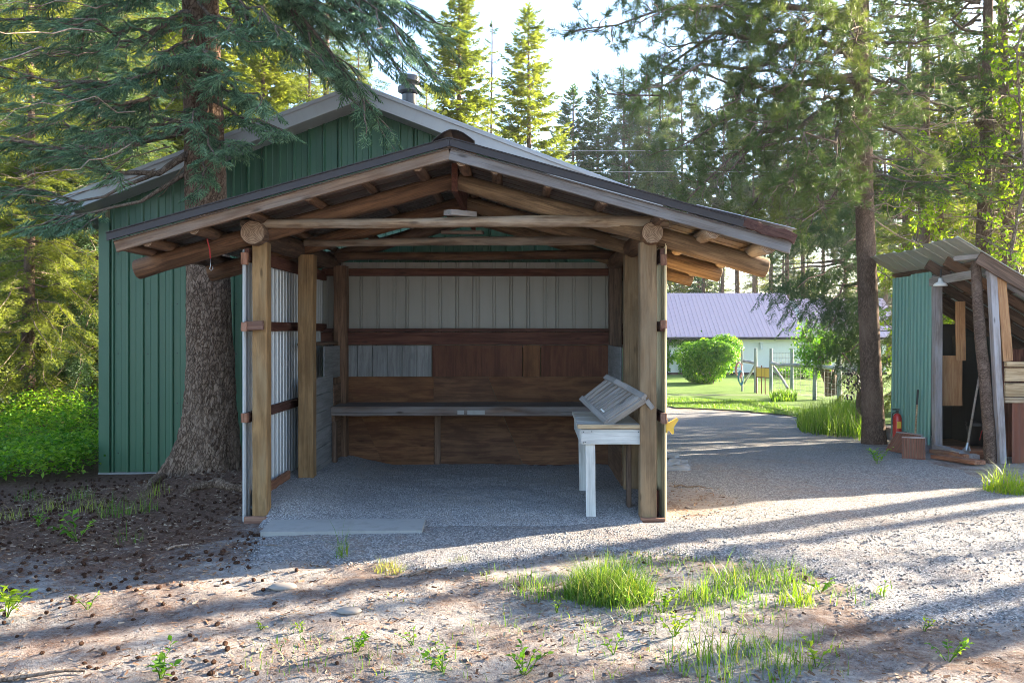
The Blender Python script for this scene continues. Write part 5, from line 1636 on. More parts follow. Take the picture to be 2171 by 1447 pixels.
# more conifers and young leafy trees behind the tool shed
def make_pine(seed, H, Rb, h0, step, nb, tl, templates, dead_n=30, dens=3.4):
    r = np.random.default_rng(seed); l, c, d_ = Tri(), Tri(), Tri()
    h = h0
    while h < H:
        f = (h - h0) / (H - h0)
        for k in range(nb):
            az = r.uniform(0, 6.28); L = (Rb * (1 - f) ** .6 + .3) * r.uniform(.6, 1.1)
            p0 = np.array([0, 0, h + r.uniform(-.2, .2)]); pe = p0 + np.array([math.cos(az) * L, math.sin(az) * L, L * r.uniform(-.15, .35)])
            make_pine_branch(l, c, r, branch_curve(p0, pe, r.uniform(-.02, .08), 6, .06, int(r.integers(1e6))), .03, .35, tl, templates, dens)
        h += step
    for k in range(dead_n):
        z0 = r.uniform(h0 * .35, h0 + 1.5); az = r.uniform(0, 6.28); L = r.uniform(.5, 1.9); p0 = np.array([0, 0, z0])
        pts = branch_curve(p0, p0 + np.array([math.cos(az) * L, math.sin(az) * L, r.uniform(-.6, .2) * L]), r.uniform(-.15, .1), 7, .1, int(r.integers(1e6)))
        d_.tube(pts, np.linspace(.014, .003, 7), 4)
        for q in range(3):
            p, d = along(pts, r.uniform(.3, .9, 1)); dv = nrmz(d[0] + r.normal(size=3) * .7) * L * .4
            d_.tube(branch_curve(p[0], p[0] + dv, .0, 5, .15, int(r.integers(1e6))), np.linspace(.007, .002, 5), 4)
    return l, c, d_
def pine_parts(seed, H, Rb, h0, step, nb, tl, tm, mat, r0, **kw):
    l, c, d_ = make_pine(seed, H, Rb, h0, step, nb, tl, tm, **kw)
    return [('trunk', trunk_mesh('trunk', H, r0, .03, M['bark_pine'], 14, 14, (.2, 0), .15, seed=seed)), ('limbs', l.mesh('limbs', M['twig'])), ('crown', c.mesh('crown', M[mat])), ('dead_branches', d_.mesh('dead_branches', M['deadtwig']))]
PA = pine_parts(41, 13, 2.1, 4.6, .55, 4, .13, TUFT_FAR, 'needle_pine', .17, dead_n=46)
PBp = pine_parts(42, 15, 1.9, 5.2, .6, 4, .13, TUFT_FAR, 'needle_pine', .17, dead_n=50)
PT = pine_parts(44, 15, 1.6, 9.5, .7, 3, .2, TUFT_FAR, 'needle_pine', .19, dead_n=8, dens=2.2)
PF = pine_parts(43, 20, 2.5, 8.6, .6, 4, .30, TUFT_FAR, 'needle_pine', .20, dead_n=26, dens=2.8)
GR = 'pines behind the tool shed'
build_tree('pine_tree', 'pine trunk with reddish bark rising straight behind the tool shed roof', 'tree', at(2078, 15.6), .4, PA, GR)
build_tree('pine_tree', 'pine trunk with bare twigs behind the tool shed near the right edge', 'tree', at(2140, 17.0), 2.1, PBp, GR)
build_tree('pine_tree', 'pine cut off by the right picture edge behind the tool shed', 'tree', at(2215, 15.0), 3.1, PA, GR)
build_tree('pine_tree', 'thin pine a little behind and right of the dark straight trunk', 'tree', at(1965, 20.0), 4.1, PBp, GR)
build_tree('pine_tree', 'pine in the gap between the dark trunk and the reddish trunk, farther back', 'tree', at(1920, 25.0), 5.0, PA, GR)
place(SE, 1990, 21, 60, 12, 'sunlit golden-green spruce filling the gap behind the tool shed roof', 1.2, GR)
place(SE, 2110, 23, 100, 12, 'sunlit golden spruce behind the reddish pine trunk', 3.7, GR)
place(SE, 2190, 19, -60, 12, 'sunlit golden spruce at the right picture edge', .6, GR)

def make_leafy(seed, H, Rb, h0, nlimb, leaf, nleaf, r0, mat):
    r = np.random.default_rng(seed); l, c = Tri(), Tri()
    main = branch_curve([0, 0, -.1], [r.uniform(-.3, .3), r.uniform(-.3, .3), H], 0, 8, .03, seed)
    l.tube(main, np.linspace(r0, .01, 8), 7)
    for k in range(nlimb):
        t = h0 / H + (1 - h0 / H) * (k + r.uniform()) / nlimb
        p, d = along(main, np.array([t])); az = r.uniform(0, 6.28)
        L = Rb * (1.1 - .7 * (t - h0 / H)) * r.uniform(.5, 1.1)
        pe = p[0] + np.array([math.cos(az) * L, math.sin(az) * L, L * r.uniform(-.1, .7)])
        pts = branch_curve(p[0], pe, r.uniform(-.08, .12), 6, .08, seed * 100 + k)
        l.tube(pts, np.linspace(r0 * .4, .004, 6), 5)
        for q in range(max(3, int(L * 5))):
            tq = r.uniform(.25, 1, 1); p2, d2 = along(pts, tq)
            dv = nrmz(d2[0] + r.normal(size=3) * .8) * r.uniform(.2, .5)
            sp_ = branch_curve(p2[0], p2[0] + dv, 0, 4, .1, int(r.integers(1e6)))
            l.tube(sp_, np.linspace(.006, .002, 4), 3)
            n = int(nleaf * r.uniform(.6, 1.3)); pp, dd = along(sp_, r.uniform(.1, 1, n))
            pp = pp + r.normal(size=(n, 3)) * .05
            X = nrmz(dd * .4 + r.normal(size=(n, 3)) * .7 + [0, 0, -.35]); inst(c, *LEAF, pp, X, r.normal(size=(n, 3)) * .5 + [0, 0, 1], leaf * r.uniform(.6, 1.2, n))
    return [('trunk', l.mesh('trunk', M['twig'], True)), ('crown', c.mesh('crown', M[mat]))]
LA = make_leafy(51, 7.5, 1.6, 1.2, 38, .10, 18, .05, 'leaf_lime')
LB = make_leafy(52, 6.0, 1.4, .8, 34, .10, 18, .045, 'leaf_lime')
GO = 'trees standing off to the right of the yard'
for k, (s, t, tr, sc) in enumerate(((-5.12, 12, 0, 1.0), (-3.75, 13, 2, .8), (-4.55, 15, 0, .7), (-2.75, 10, 0, 1.15), (-3.15, 14, 0, .8), (-1.9, 13, 2, .8), (-1.5, 15, 0, 1.0))):
    bx0 = 2.0; by0 = (.45 * bx0 - s) / .89
    x_, y_ = bx0 + .89 * t, by0 + .45 * t
    build_tree('pine_tree' if tr < 2 else 'leafy_tree', 'tree standing out of the picture to the right of the yard', 'tree', (x_, y_, tz(x_, y_)), k * 1.1, (PT, PT, LA)[tr], GO, sc)
GY = 'young leafy trees behind the tool shed'
build_tree('leafy_tree', 'young lime-leaved tree at the right picture edge over the tool shed', 'tree', at(2160, 13.6), .4, LA, GY)
build_tree('leafy_tree', 'young lime-leaved tree behind the near corner of the tin roof', 'tree', at(2110, 15.0), 2.0, LB, GY)
build_tree('leafy_tree', 'young leafy tree in the gap right of the dark pine trunk', 'tree', at(1935, 17.5), 1.0, LB, GY)
build_tree('leafy_tree', 'young leafy tree cut off by the right picture edge', 'tree', at(2230, 14.0), 5.0, LA, GY)

# ------------------------------------------------------------------ wood beyond the house
GW = 'pines in the wood behind the house'
k = 0
for px, Y, s in ((1330, 66, 1.0), (1405, 70, 1.05), (1450, 76, 1.2), (1490, 82, 1.1), (1530, 72, 1.0), (1565, 79, 1.25), (1600, 74, 1.0), (1632, 86, 1.2), (1668, 72, 1.1), (1705, 80, 1.2), (1745, 70, 1.0), (1790, 76, 1.1), (1830, 68, 1.0), (1880, 80, 1.2), (1930, 70, 1.1), (1985, 78, 1.2), (2050, 66, 1.1), (2120, 74, 1.2), (2200, 70, 1.1)):
    build_tree('pine_tree', 'tall slim pine in the hazy wood behind the mauve roof', 'tree', at(px, Y), k * 1.7, PF, GW, s * 1.12); k += 1
for k, (px, Y, pt) in enumerate(((1480, 90, 400), (1660, 88, 440), (1850, 92, 420), (1990, 90, 380), (2080, 88, 360))):
    place(SD if k % 2 else SC, px, Y, pt, 12 if k % 2 else 13, 'dark bushy spruce in the wood behind the mauve roof', k * .9, 'spruces in the wood behind the house')
for k in range(13):
    place(SE, 1340 + 62 * k + 17 * (k % 3), 104 + 5 * (k % 3), 400 + 40 * (k % 4), 12, 'sunlit spruce at the far side of the wood behind the mauve roof', k * 1.1, 'sunlit spruces at the far side of the wood')
place(SE, 1440, 63, 560, 12, 'low golden spruce catching sun above the left end of the mauve roof', .3)
for k, (X_, Y_) in enumerate(((-60, 110), (-40, 105), (-20, 112), (0, 108), (18, 110), (34, 104), (52, 110), (70, 106), (88, 110))):
    pass

# ------------------------------------------------------------------ garden plants
def leaf_mass(name, c, rad, n, leaf, mat, seed, label, cat, lobes=9, stems=True):
    r = np.random.default_rng(seed); t = Tri(); s = Tri()
    c = np.array(c, float); rad = np.array(rad, float)
    lo = [(r.normal(size=3) * .38, r.uniform(.38, .62)) for _ in range(lobes)]
    for o_, rr in lo:
        m_ = n // lobes
        d = nrmz(r.normal(size=(m_, 3))); q = rr * r.uniform(.75, 1.08, m_)[:, None]
        p = (o_ + d * q); p = p[p[:, 2] > -.95]
        d = nrmz(p - o_)
        X = nrmz(np.cross(d, r.normal(size=p.shape)) + d * .35 + [0, 0, -.45]); up = d + r.normal(size=p.shape) * .5
        inst(t, *LEAF, c + p * rad, X, up, leaf * r.uniform(.6, 1.25, len(p)))
        s.tube(branch_curve(c + [0, 0, -rad[2]], c + o_ * rad, 0, 5, .06, int(r.integers(1e6))), np.linspace(.035, .01, 5), 5)
    o = thing(name, label, cat, tuple(c + [0, 0, -rad[2]]))
    link('stems', s.mesh('stems', M['twig'], True), o); link('crown', t.mesh('crown', M[mat]), o)
    return o
c = P(1515, 770, 44); leaf_mass('vine_bush', (c.x - .1, c.y, -.12), (1.6, 1.2, 1.25), 13000, .17, 'leaf_green', 61, 'big round green vine covered bush against the cream house wall', 'bush', 9)
# creeper on the wall
t = Tri(); r = np.random.default_rng(62)
def ivy(pxs, n, wdt):
    pts = np.array([np.array(P(px, py, 55.8)) for px, py in pxs])
    tt = r.uniform(0, 1, n); p, d = along(pts, tt); p = p + r.normal(size=(n, 3)) * [wdt, .06, wdt] + [0, -.06, 0]
    inst(t, *LEAF, p, nrmz(r.normal(size=(n, 3)) * .5 + [0, -.2, -.9]), r.normal(size=(n, 3)) * .4 + [0, -1, .2], .22 * r.uniform(.6, 1.2, n))
ivy([(1408, 720), (1450, 724), (1490, 726), (1560, 720)], 520, .13); ivy([(1410, 720), (1414, 750), (1410, 790)], 240, .14); ivy([(1414, 762), (1440, 752), (1480, 752), (1500, 740)], 260, .13); ivy([(1490, 722), (1480, 760), (1462, 795)], 500, .28); ivy([(1470, 722), (1450, 780), (1448, 785)], 120, .16)
iv = thing('wall_creeper', 'green creeper trained across the cream wall under the mauve eave', 'creeper', tuple(P(1450, 760, 55.8)))
st_ = Tri()
for pxs in ([(1412, 795), (1412, 755), (1414, 722), (1490, 724), (1555, 721)], [(1412, 765), (1440, 753), (1485, 752)]):
    st_.tube(np.array([np.array(P(px, py, 55.85)) for px, py in pxs]), [.04] * len(pxs), 5)
link('stems', st_.mesh('stems', M['twig']), iv); link('leaves', t.mesh('leaves', M['leaf_green']), iv)
for (px, py, Y, rx, rz_, n, lab) in ((1665, 786, 52, 1.3, .55, 900, 'grey-green low shrub along the house wall behind the garden gate'), (1700, 790, 50, 1.1, .5, 700, 'grey-green low shrub between the two middle fence posts'), (1745, 790, 52, 1.0, .5, 600, 'dark low shrub at the right end of the house wall')):
    c = P(px, py, Y); leaf_mass('low_shrub', (c.x, c.y, tz(c.x, c.y) + rz_ * .8), (rx, .8, rz_), n, .16, 'leaf_green', int(px), lab, 'shrub', 7)
c = P(1482, 786, 45); leaf_mass('vine_bush', (c.x, c.y, -.75), (.75, .7, .62), 2600, .15, 'leaf_green', 66, 'lower dark green vine bush at the left foot of the big round bush', 'bush', 8)
# old fruit tree leaning behind the fence
ft = thing('fruit_tree', 'old leaning fruit tree with a thick trunk and sparse leaves behind the fence', 'tree', tuple(P(1768, 826, 29.5)))
l, c_, r = Tri(), Tri(), np.random.default_rng(63)
b0 = np.array(P(1768, 836, 29.5)); f1 = np.array(P(1752, 782, 29.5)); f2 = np.array(P(1745, 760, 29.3))
l.tube(np.array([b0, (b0 + f1) / 2 + [.05, 0, 0], f1, f2]), [.32, .26, .23, .16], 10)
for k, e in enumerate(((1700, 690, 28.5), (1720, 730, 28.3), (1760, 700, 29.6), (1690, 730, 29.5), (1790, 720, 29.2), (1730, 690, 30), (1810, 745, 28.9), (1850, 715, 28.0), (1700, 755, 28.8), (1830, 690, 29.5), (1770, 745, 28.4))):
    pts = branch_curve(f1 if k % 2 else f2, np.array(P(*e)), r.uniform(-.1, .05), 7, .08, 1800 + k)
    l.tube(pts, np.linspace(.07, .01, 7), 5)
    n = 330 if k != 7 else 60
    p, d = along(pts, r.uniform(.35, 1, n)); p = p + r.normal(size=(n, 3)) * .20
    inst(c_, *LEAF, p, nrmz(r.normal(size=(n, 3)) + [0, 0, -.3]), r.normal(size=(n, 3)) * .5 + [0, 0, 1], .12 * r.uniform(.6, 1.2, n))
link('trunk', l.mesh('trunk', M['bark_pine'], True), ft); link('crown', c_.mesh('crown', M['leaf_green']), ft)
# hanging cone-laden dead branch by the pine
hb = thing('hanging_branch', 'hanging dead branch strung with small dark cones left of the pine trunk', 'branch', tuple(P(1810, 745, 13.2)))
t = Tri(); cn = MB()
for k, pxs in enumerate(([(1850, 715), (1822, 728), (1800, 745), (1786, 748)], [(1786, 748), (1800, 765), (1812, 786)], [(1812, 786), (1814, 820), (1810, 852)], [(1808, 784), (1800, 810), (1797, 845)], [(1814, 786), (1826, 810), (1830, 838)], [(1801, 782), (1795, 800), (1796, 822)])):
    pts = np.array([np.array(P(px, py, 13.1 + .05 * k)) for px, py in pxs])
    t.tube(pts, np.linspace(.016 if k < 2 else .006, .003, len(pts)), 5)
    if k > 1:
        for q in range(14):
            p, d = along(pts, np.array([rnd.uniform(.1, 1)])); p = p[0] + r.normal(size=3) * [.03, .02, .02]
            s_ = rnd.uniform(.010, .022); cn.lathe([(0, -s_ * 1.3), (s_, 0), (s_ * .6, s_), (0, s_ * 1.3)], 6, tuple(p))
link('stems', t.mesh('stems', M['twig'], True), hb); cn.build('cones', M['black'], hb)

# ------------------------------------------------------------------ grass, weeds, litter
def blades(n, pos, h, w, lean, r, seg=3):
    """n curved grass blades -> V, F"""
    az = r.uniform(0, 6.283, n); d = np.stack([np.cos(az), np.sin(az), 0 * az], -1)
    sd = np.stack([-np.sin(az + r.uniform(-.6, .6, n)), np.cos(az), 0 * az], -1)
    ln = lean * r.uniform(.2, 1.2, n)
    V = np.zeros((n, 2 * seg + 1, 3))
    for k in range(seg + 1):
        u = k / seg
        c_ = pos + d * (h * ln * u ** 2)[:, None] + np.array([0, 0, 1.0]) * (h * u * (1 - .28 * ln * u))[:, None]
        ww = (w * (1 - u ** 1.5) * .5)[:, None]
        if k < seg: V[:, 2 * k] = c_ - sd * ww; V[:, 2 * k + 1] = c_ + sd * ww
        else: V[:, 2 * seg] = c_
    f = []
    for k in range(seg - 1): f += [(2 * k, 2 * k + 1, 2 * k + 3), (2 * k, 2 * k + 3, 2 * k + 2)]
    f.append((2 * seg - 2, 2 * seg - 1, 2 * seg))
    F = np.array(f)[None] + (np.arange(n) * (2 * seg + 1))[:, None, None]
    return V.reshape(-1, 3), F.reshape(-1, 3)

def tuft(px, py, n, rad, h, w, lean, seed, label, mat='grass', name='grass_tuft', group=None, dryn=.15, sx=1.0, loc=None):
    r = np.random.default_rng(seed)
    g = loc if loc is not None else G(px, py)
    a = r.uniform(0, 6.283, n); q = np.sqrt(r.uniform(0, 1, n)) * rad
    x = g.x + q * np.cos(a) * sx; y = g.y + q * np.sin(a)
    pos = np.stack([x, y, terrain(x, y) - .01], -1)
    hh = h * r.uniform(.3, 1.15, n) * (1 - .45 * q / rad) * np.where(r.uniform(0, 1, n) < .06, 1.35, 1.0)
    V, F = blades(n, pos, hh, w * r.uniform(.6, 1.2, n), lean, r)
    me = npmesh(name, V - np.array(g), F, [M[mat], M['drygrass']], False, np.repeat((r.uniform(0, 1, n) < dryn).astype(int), 5))
    o = link(name, me, None, Matrix.Translation(g)); tag(o, label, 'grass', group)
    return o
tuft(1290, 1262, 1500, .24, .33, .0065, .9, 71, 'largest dense green grass tuft in the dirt before the white table', sx=1.15)
tuft(1140, 1262, 120, .14, .24, .005, .7, 72, 'small upright grass tuft left of the big dense tuft')
tuft(1470, 1275, 90, .12, .30, .006, .6, 73, 'loose tall grass tuft just right of the big dense tuft')
tuft(1600, 1240, 260, .20, .26, .006, .8, 74, 'wide grass tuft at the gravel edge right of the big tuft', sx=1.5)
tuft(1530, 1262, 150, .16, .20, .006, .8, 75, 'low grass tuft between the big tuft and the gravel')
tuft(1690, 1282, 100, .12, .22, .007, 1.0, 76, 'sunlit yellow grass tuft near the gravel at the right', mat='leaf_lime')  # lime leaf colour stands in for sun on these blades
tuft(725, 1180, 26, .06, .34, .007, .9, 77, 'few long grass blades in front of the concrete slab')
tuft(828, 1206, 160, .11, .13, .004, .9, 78, 'low pale grass tuft at the gravel edge before the shed', mat='drygrass')
tuft(968, 1188, 90, .09, .07, .004, .9, 79, 'flat dry grass patch on the gravel edge in the middle', mat='drygrass')
tuft(1400, 1185, 160, .22, .08, .005, 1.0, 80, 'flat green grass patch on the gravel right of the big tuft', sx=1.6)
tuft(2140, 1042, 420, .20, .40, .009, .8, 81, 'sunlit yellow-green tall grass clump below the tool shed corner', sx=1.2, mat='leaf_lime')  # sunlight on this clump is painted by the lime leaf colour
tuft(1375, 1105, 8, .02, .18, .006, .5, 82, 'single grass sprig at the foot of the right front post')
tuft(1550, 1420, 170, .22, .30, .007, .8, 83, 'tall sparse grass tuft at the bottom edge in the sun', sx=1.4)
tuft(1640, 1400, 120, .20, .22, .006, .8, 84, 'sparse grass tuft beside the tall one at the bottom edge')
for k, (px, py, h, n, lab) in enumerate(((240, 1095, .30, 70, 'thin grass tuft among cones near the barn corner'), (110, 1085, .20, 60, 'thin grass tuft among cones at the far left'), (60, 1060, .20, 60, 'grass tuft on the litter at the left edge below the ground cover'), (25, 1100, .18, 50, 'short grass tuft touching the left picture edge'),
                               (165, 1060, .22, 60, 'grass tuft on the litter below the green undergrowth'), (330, 1050, .24, 40, 'thin grass tuft beside the spruce root'), (265, 1150, .26, 24, 'few tall stems on the cone litter'), (195, 1085, .26, 50, 'grass tuft left of the tall thin one near the barn'), (300, 1085, .24, 60, 'grass tuft by the barn wall left of the root'))):
    tuft(px, py, n, .15, h, .005, .6, 120 + k, lab, mat='drygrass' if k % 2 else 'grass')

def weed(px, py, s, seed, label, nst=4, nl=7, mat='leaf_green', name='weed_plant'):
    r = np.random.default_rng(seed); g = G(px, py); t = Tri(); st = Tri()
    for k in range(nst):
        az = r.uniform(0, 6.28); ln = r.uniform(.2, .9)
        e = np.array([math.cos(az) * ln * s, math.sin(az) * ln * s, s * r.uniform(.5, 1.0)])
        pts = branch_curve([0, 0, -.01], e, -.1, 5, .05, seed * 9 + k); st.tube(pts, [.003, .003, .0025, .002, .001], 3)
        p, d = along(pts, np.linspace(.25, 1, nl)); sd = np.where(np.arange(nl) % 2, 1, -1)[:, None]
        X = nrmz(d * .5 + np.cross(d, [0, 0, 1.0]) * sd + r.normal(size=(nl, 3)) * .25 + [0, 0, -.1])
        inst(t, *LEAF, p, X, np.array([[0, 0, 1.0]] * nl) + r.normal(size=(nl, 3)) * .3, s * .32 * r.uniform(.6, 1.1, nl))
    o = thing(name, label, 'plant', tuple(g)); Mx = Matrix.Translation(g)
    link('stems', st.mesh('stems', M['grass']), o, Mx); link('leaves', t.mesh('leaves', M[mat]), o, Mx)
for k, (px, py, s, mt, lab) in enumerate(((165, 1150, .22, 'leaf_green', 'leafy green seedling on the cone litter at the left'), (15, 1310, .20, 'leaf_lime', 'sunlit yellow seedling at the left picture edge'), (553, 1332, .06, 'leaf_lime', 'small bright yellow-green seedling on the sunlit dirt'), (340, 1442, .16, 'leaf_green', 'leafy weed at the bottom edge left of centre'),
        (875, 1362, .10, 'leaf_green', 'small round weed on the dirt below centre'), (940, 1425, .12, 'leaf_green', 'low weed at the bottom edge near the centre'), (755, 1385, .12, 'leaf_green', 'upright small weed on the dirt left of centre'), (1110, 1425, .14, 'leaf_green', 'weed clump at the bottom edge right of centre'), (1180, 1300, .08, 'leaf_lime', 'tiny light weed left below the big grass tuft'),
        (1330, 1300, .10, 'leaf_green', 'weed on the dirt just below the big grass tuft'), (1405, 1300, .14, 'leaf_lime', 'spreading light weed right below the big grass tuft'), (1960, 1340, .08, 'leaf_lime', 'small light weed on the sunlit dirt at the right'), (1660, 1240, .10, 'leaf_green', 'weed at the gravel edge beside the wide grass tuft'), (1730, 1410, .12, 'leaf_lime', 'lone leaf weed right of the bottom grass'),
        (2010, 1400, .12, 'leaf_green', 'weed in the shade at the bottom right corner'), (1740, 1250, .13, 'leaf_green', 'bushy weed at the gravel edge right of the yellow tuft'), (1870, 1270, .09, 'leaf_green', 'small weed on the gravel at the right'), (80, 1120, .12, 'leaf_green', 'small seedling among cones at the far left'), (1860, 985, .22, 'leaf_green', 'leafy weed at the foot of the dark pine trunk'),
        (1430, 1350, .12, 'leaf_lime', 'spreading weed between the big tuft and the bottom grass'), (185, 1290, .10, 'leaf_green', 'small weed on the shadow edge at the left'), (1300, 1390, .10, 'leaf_green', 'flat weed on the dirt below the table'), (640, 1340, .07, 'leaf_lime', 'tiny weed on the dirt right of the yellow seedling'))):
    weed(px, py, s, 300 + k, lab, 5 if s > .1 else 3, 7 if s > .1 else 5, mt)

# ground cover and far grass: nobody could count these
r = np.random.default_rng(90)
def area(n, poly):
    pts = np.array([(G(*p).x, G(*p).y) for p in poly])
    lo, hi = pts.min(0), pts.max(0)
    q = r.uniform(lo, hi, (n * 4, 2))
    q = q[inpoly([tuple(p) for p in pts], q[:, 0], q[:, 1])][:n]
    return q
t = Tri(); st = Tri()
gx_ = r.uniform(-9.5, -5.0, 7000); gy_ = 9.0 + 9.5 * r.uniform(0, 1, 7000) ** 1.3
ok = (gy_ > 9.35 + .5 * (fbm(gx_ * 2, gy_, 91, 2) - .5) + .12 * (gx_ + 5)) & ((gx_ < -5.2))
gx_, gy_ = gx_[ok], gy_[ok]
gz_ = terrain(gx_, gy_) + .10 * fbm(gx_, gy_, 93, 2)
hh = .14 + .85 * (fbm(gx_ * 1.1, gy_ * 1.1, 92, 3) ** 1.6) * (.35 + .65 * sstep(9.3, 11.5, gy_))
for lv in range(8):
    n = len(gx_); X = nrmz(r.normal(size=(n, 3)) * [1, 1, .35])
    p = np.stack([gx_, gy_, gz_], -1) + r.normal(size=(n, 3)) * [.09, .09, .02] + np.array([0, 0, 1]) * (hh * r.uniform(.15, 1.0, n))[:, None]
    inst(t, *LEAF, p, X, r.normal(size=(n, 3)) * .4 + [0, 0, 1], .060 * r.uniform(.6, 1.4, n))
o = link('ground_cover', t.mesh('ground_cover', M['cover'])); tag(o, kind='stuff')
t = Tri()
q = area(5200, [(1690, 905), (1720, 890), (1780, 872), (1850, 868), (1862, 915), (1858, 942), (1800, 928), (1735, 924), (1700, 918)])
pos = np.stack([q[:, 0], q[:, 1], terrain(q[:, 0], q[:, 1])], -1)
V, F = blades(len(q), pos, .55 * r.uniform(.4, 1.1, len(q)), .012 * r.uniform(.6, 1.2, len(q)), .55, r); t.add(V, F)
q = area(900, [(1630, 846), (1680, 842), (1690, 852), (1640, 854)]); pos = np.stack([q[:, 0], q[:, 1], terrain(q[:, 0], q[:, 1])], -1)
V, F = blades(len(q), pos, .45 * r.uniform(.4, 1.1, len(q)), .03 * r.uniform(.6, 1.2, len(q)), .5, r); t.add(V, F)
o = link('tall_grass', t.mesh('tall_grass', M['grass'])); tag(o, kind='stuff')
# short lawn blades along the near edge of the mown grass
t = Tri()
q = area(9000, [(1405, 862), (1560, 870), (1700, 884), (1720, 872), (1600, 850), (1405, 845)])
pos = np.stack([q[:, 0], q[:, 1], terrain(q[:, 0], q[:, 1]) + .02], -1)
V, F = blades(len(q), pos, .09 * r.uniform(.4, 1.2, len(q)), .012 * r.uniform(.6, 1.2, len(q)), .7, r, 2); t.add(V, F)
q = area(1600, [(1150, 1180), (1700, 1200), (1790, 1300), (1700, 1330), (1350, 1330), (1080, 1260), (960, 1210)])
pos = np.stack([q[:, 0], q[:, 1], terrain(q[:, 0], q[:, 1])], -1); dn = fbm(q[:, 0] * 2.5, q[:, 1] * 2.5, 99, 3) > .52
V, F = blades(dn.sum(), pos[dn], .07 * r.uniform(.4, 1.6, dn.sum()), .005 * r.uniform(.6, 1.2, dn.sum()), .8, r); t.add(V, F)
q = area(900, [(300, 1440), (1800, 1440), (1900, 1250), (900, 1240)])
pos = np.stack([q[:, 0], q[:, 1], terrain(q[:, 0], q[:, 1])], -1); dn = fbm(q[:, 0] * 2, q[:, 1] * 2, 101, 3) > .5
V, F = blades(dn.sum(), pos[dn], .05 * r.uniform(.4, 2.0, dn.sum()), .005 * r.uniform(.6, 1.2, dn.sum()), .8, r); t.add(V, F)
o = link('sparse_grass', t.mesh('sparse_grass', M['grass'])); tag(o, kind='stuff')
# fallen needles, bark flakes and twigs
t = Tri()
n = 60000
x = r.uniform(-5.2, 4.6, n); y = 3.5 + 5.6 * r.uniform(0, 1, n) ** 1.2
dens_ = .30 + .9 * sstep(-1.2, -3.0, x) * sstep(4.6, 6.2, y) + .35 * (fbm(x * 2.2, y * 2.2, 111, 3) > .52)
ok = (r.uniform(0, 1, n) < dens_) & ~((y > 6.3) & (x > -2.3) & (x < 1.3)); x, y = x[ok], y[ok]; n = len(x)
z = terrain(x, y) + .004
L_ = r.uniform(.006, .034, n) * r.choice([.7, 1.0, 1.4], n)
a = r.uniform(0, 6.28, n)
T = np.array([(-.5, -.16, 0), (.5, -.1, .02), (.45, .14, .0), (-.45, .15, .1)]); F4 = np.array([(0, 1, 2), (0, 2, 3)])
inst(t, T, F4, np.stack([x, y, z], -1), np.stack([np.cos(a), np.sin(a), r.uniform(-.3, .4, n)], -1), r.normal(size=(n, 3)) * .35 + [0, 0, 1], L_)
o = link('needle_litter', t.mesh('needle_litter', M['litter'])); tag(o, kind='stuff')
# loose stones spilling over the gravel edge
t = Tri()
n = 9000; x = r.uniform(-2.4, 4.5, n); y = r.uniform(4.3, 7.3, n)
w_ = .5 * (fbm(x * 2.2, y * 2.2, 31, 4) - .5)
sdm = in_gravel(x, y) | in_gravel(x, y + .12) | in_gravel(x + .1, y)
ok = sdm & ~((y > 6.7) & (x > -2.3) & (x < 1.25)); x, y = x[ok], y[ok]; n = len(x)
ico = np.array([(1, 0, 0), (-.9, .1, 0), (0, 1, .1), (.1, -1, 0), (0, 0, .7), (0, .1, -.7)]); fi = np.array([(0, 2, 4), (2, 1, 4), (1, 3, 4), (3, 0, 4), (2, 0, 5), (1, 2, 5), (3, 1, 5), (0, 3, 5)])
inst(t, ico, fi, np.stack([x, y, terrain(x, y) + .010], -1), r.normal(size=(n, 3)) * [1, 1, .3], r.normal(size=(n, 3)) * .4 + [0, 0, 1], r.uniform(.004, .013, n))
o = link('loose_gravel', t.mesh('loose_gravel', M['gravel'])); tag(o, kind='stuff')

# pine cones: the nearest and largest as single things, the many small ones beyond as one mass
cmb = MB(); 
prof_ = []
for k in range(9):
    u = k / 8; rr = .5 * math.sin(math.pi * min(1, u * .95 + .05)) ** .8
    prof_.append((max(0, rr * (1.0 if k % 2 else .74)), u * 1.5 - .75))
cmb.lathe(prof_, 9)
cme = cmb.mesh('pine_cone', M['cone'], False)
cme.transform(Matrix.Rotation(R(90), 4, 'Y'))
spots = []
while len(spots) < 190:
    px = rnd.uniform(-20, 2171) if rnd.random() < .22 else rnd.uniform(-20, 560); py = rnd.uniform(1035, 1440)
    if py > 1270 and rnd.random() < .62: continue
    if px > 560 and rnd.random() < .55: continue
    g = G(px, py)
    if -2.3 < g.x < 1.3 and g.y > 6.7: continue
    if in_gravel(np.array([[g.x]]), np.array([[g.y]]))[0, 0] and rnd.random() < .8: continue
    spots.append(g)
for k, g in enumerate(spots):
    lit = g.x < -1.9 and g.y > 5.2
    o = bpy.data.objects.new('pine_cone', cme); C.objects.link(o)
    s = rnd.uniform(.017, .029); o.scale = (s, s, s); o.location = (g.x, g.y, g.z + s * .34); o.rotation_euler = (rnd.uniform(0, 6), rnd.uniform(-.3, .3), rnd.uniform(0, 6))
    tag(o, 'small brown cone lying on the needle litter under the big spruce' if lit else 'small brown cone lying on the open dirt or gravel of the yard', 'pine cone', 'cones under the spruce' if lit else 'cones scattered over the yard')
t = Tri(); n = 1000
x = r.uniform(-5.6, -1.9, n); y = 5.4 + 4.2 * r.uniform(0, 1, n); ok = ~((x > -2.45) & (y > 6.7)) & (r.uniform(0, 1, n) < .35 + .8 * (fbm(x * 1.5, y * 1.5, 115, 3))); x, y = x[ok], y[ok]
ce = np.array([v.co[:] for v in cme.vertices]); 
cf = []
for p in cme.polygons:
    v = list(p.vertices); cf += [(v[0], v[1], v[2]), (v[0], v[2], v[3])]
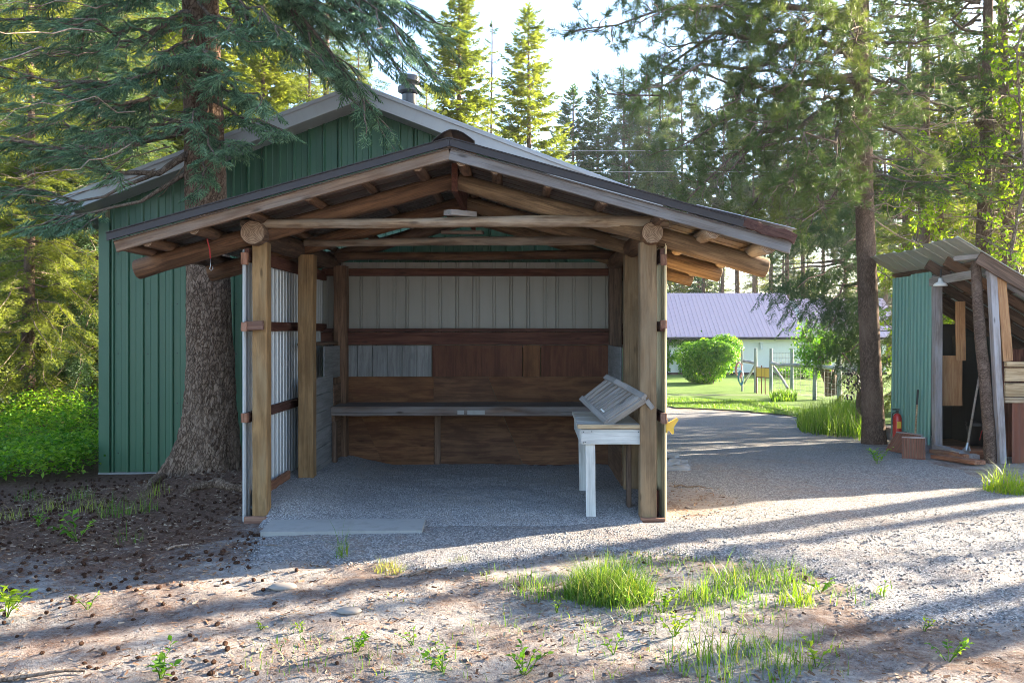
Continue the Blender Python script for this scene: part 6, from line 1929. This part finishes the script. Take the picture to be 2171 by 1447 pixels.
inst(t, ce, np.array(cf), np.stack([x, y, terrain(x, y) + .010], -1), r.normal(size=(len(x), 3)) * [1, 1, .2], r.normal(size=(len(x), 3)), r.uniform(.020, .032, len(x)))
o = link('cone_litter', t.mesh('cone_litter', M['cone'])); tag(o, kind='stuff')
# sticks and a few stones
for k, (a, b, rr, lab) in enumerate((((868, 1222), (948, 1208), .011, 'forked dark stick lying on the dirt before the gravel'), ((352, 1170), (400, 1158), .012, 'grey stick lying on the litter left of the shed'), ((1430, 1032), (1510, 1038), .010, 'thin stick on the gravel by the stone pile'), ((0, 1440), (180, 1424), .012, 'long stick at the bottom left corner'), ((560, 1158), (600, 1160), .006, 'thin dark twig on the gravel left of the slab'))):
    p, q = G(*a), G(*b); p.z += .008; q.z += .012
    t = Tri(); t.tube(branch_curve(p, q, -.03, 6, .06, 700 + k), np.linspace(rr, rr * .5, 6), 6)
    o = link('stick', t.mesh('stick', M['deadtwig'] if k == 1 else M['twig'], True)); tag(o, lab, 'stick')
for k, (px, py, s, lab) in enumerate(((600, 1246, .06, 'pale rounded stone half sunk in the dirt left of centre'), (740, 1300, .05, 'small pale stone on the dirt below the slab'), (1345, 1225, .03, 'small stone beside the big grass tuft'))):
    g = G(px, py); m = MB()
    m.lathe([(0, -.5), (.8, -.3), (1, .1), (.75, .45), (.3, .6), (0, .62)], 12)
    m.v = [(g.x + x * s * 1.5 * (1 + .12 * math.sin(7 * y)), g.y + y * s, g.z + z * s * .6 + .005) for x, y, z in m.v]
    o = m.build('stone', M['palestone'], None, True); tag(o, lab, 'stone')

# ------------------------------------------------------------------ thin haze volume added to pale the distance as lens flare does
HAZE = .00025
m = MB(); m.box((0, 20, 14.0), (1060, 1180, 34.0))
hz = m.build('haze', [], None); tag(hz, kind='stuff')
hm = bpy.data.materials.new('haze_air'); hm.use_nodes = True; ht = hm.node_tree; ht.nodes.clear()
ho = ht.nodes.new('ShaderNodeOutputMaterial'); hv = ht.nodes.new('ShaderNodeVolumePrincipled')
hv.inputs['Color'].default_value = (.85, .9, 1.0, 1); hv.inputs['Density'].default_value = HAZE; hv.inputs['Anisotropy'].default_value = .35
ht.links.new(hv.outputs[0], ho.inputs['Volume'])
hz.data.materials.append(hm)
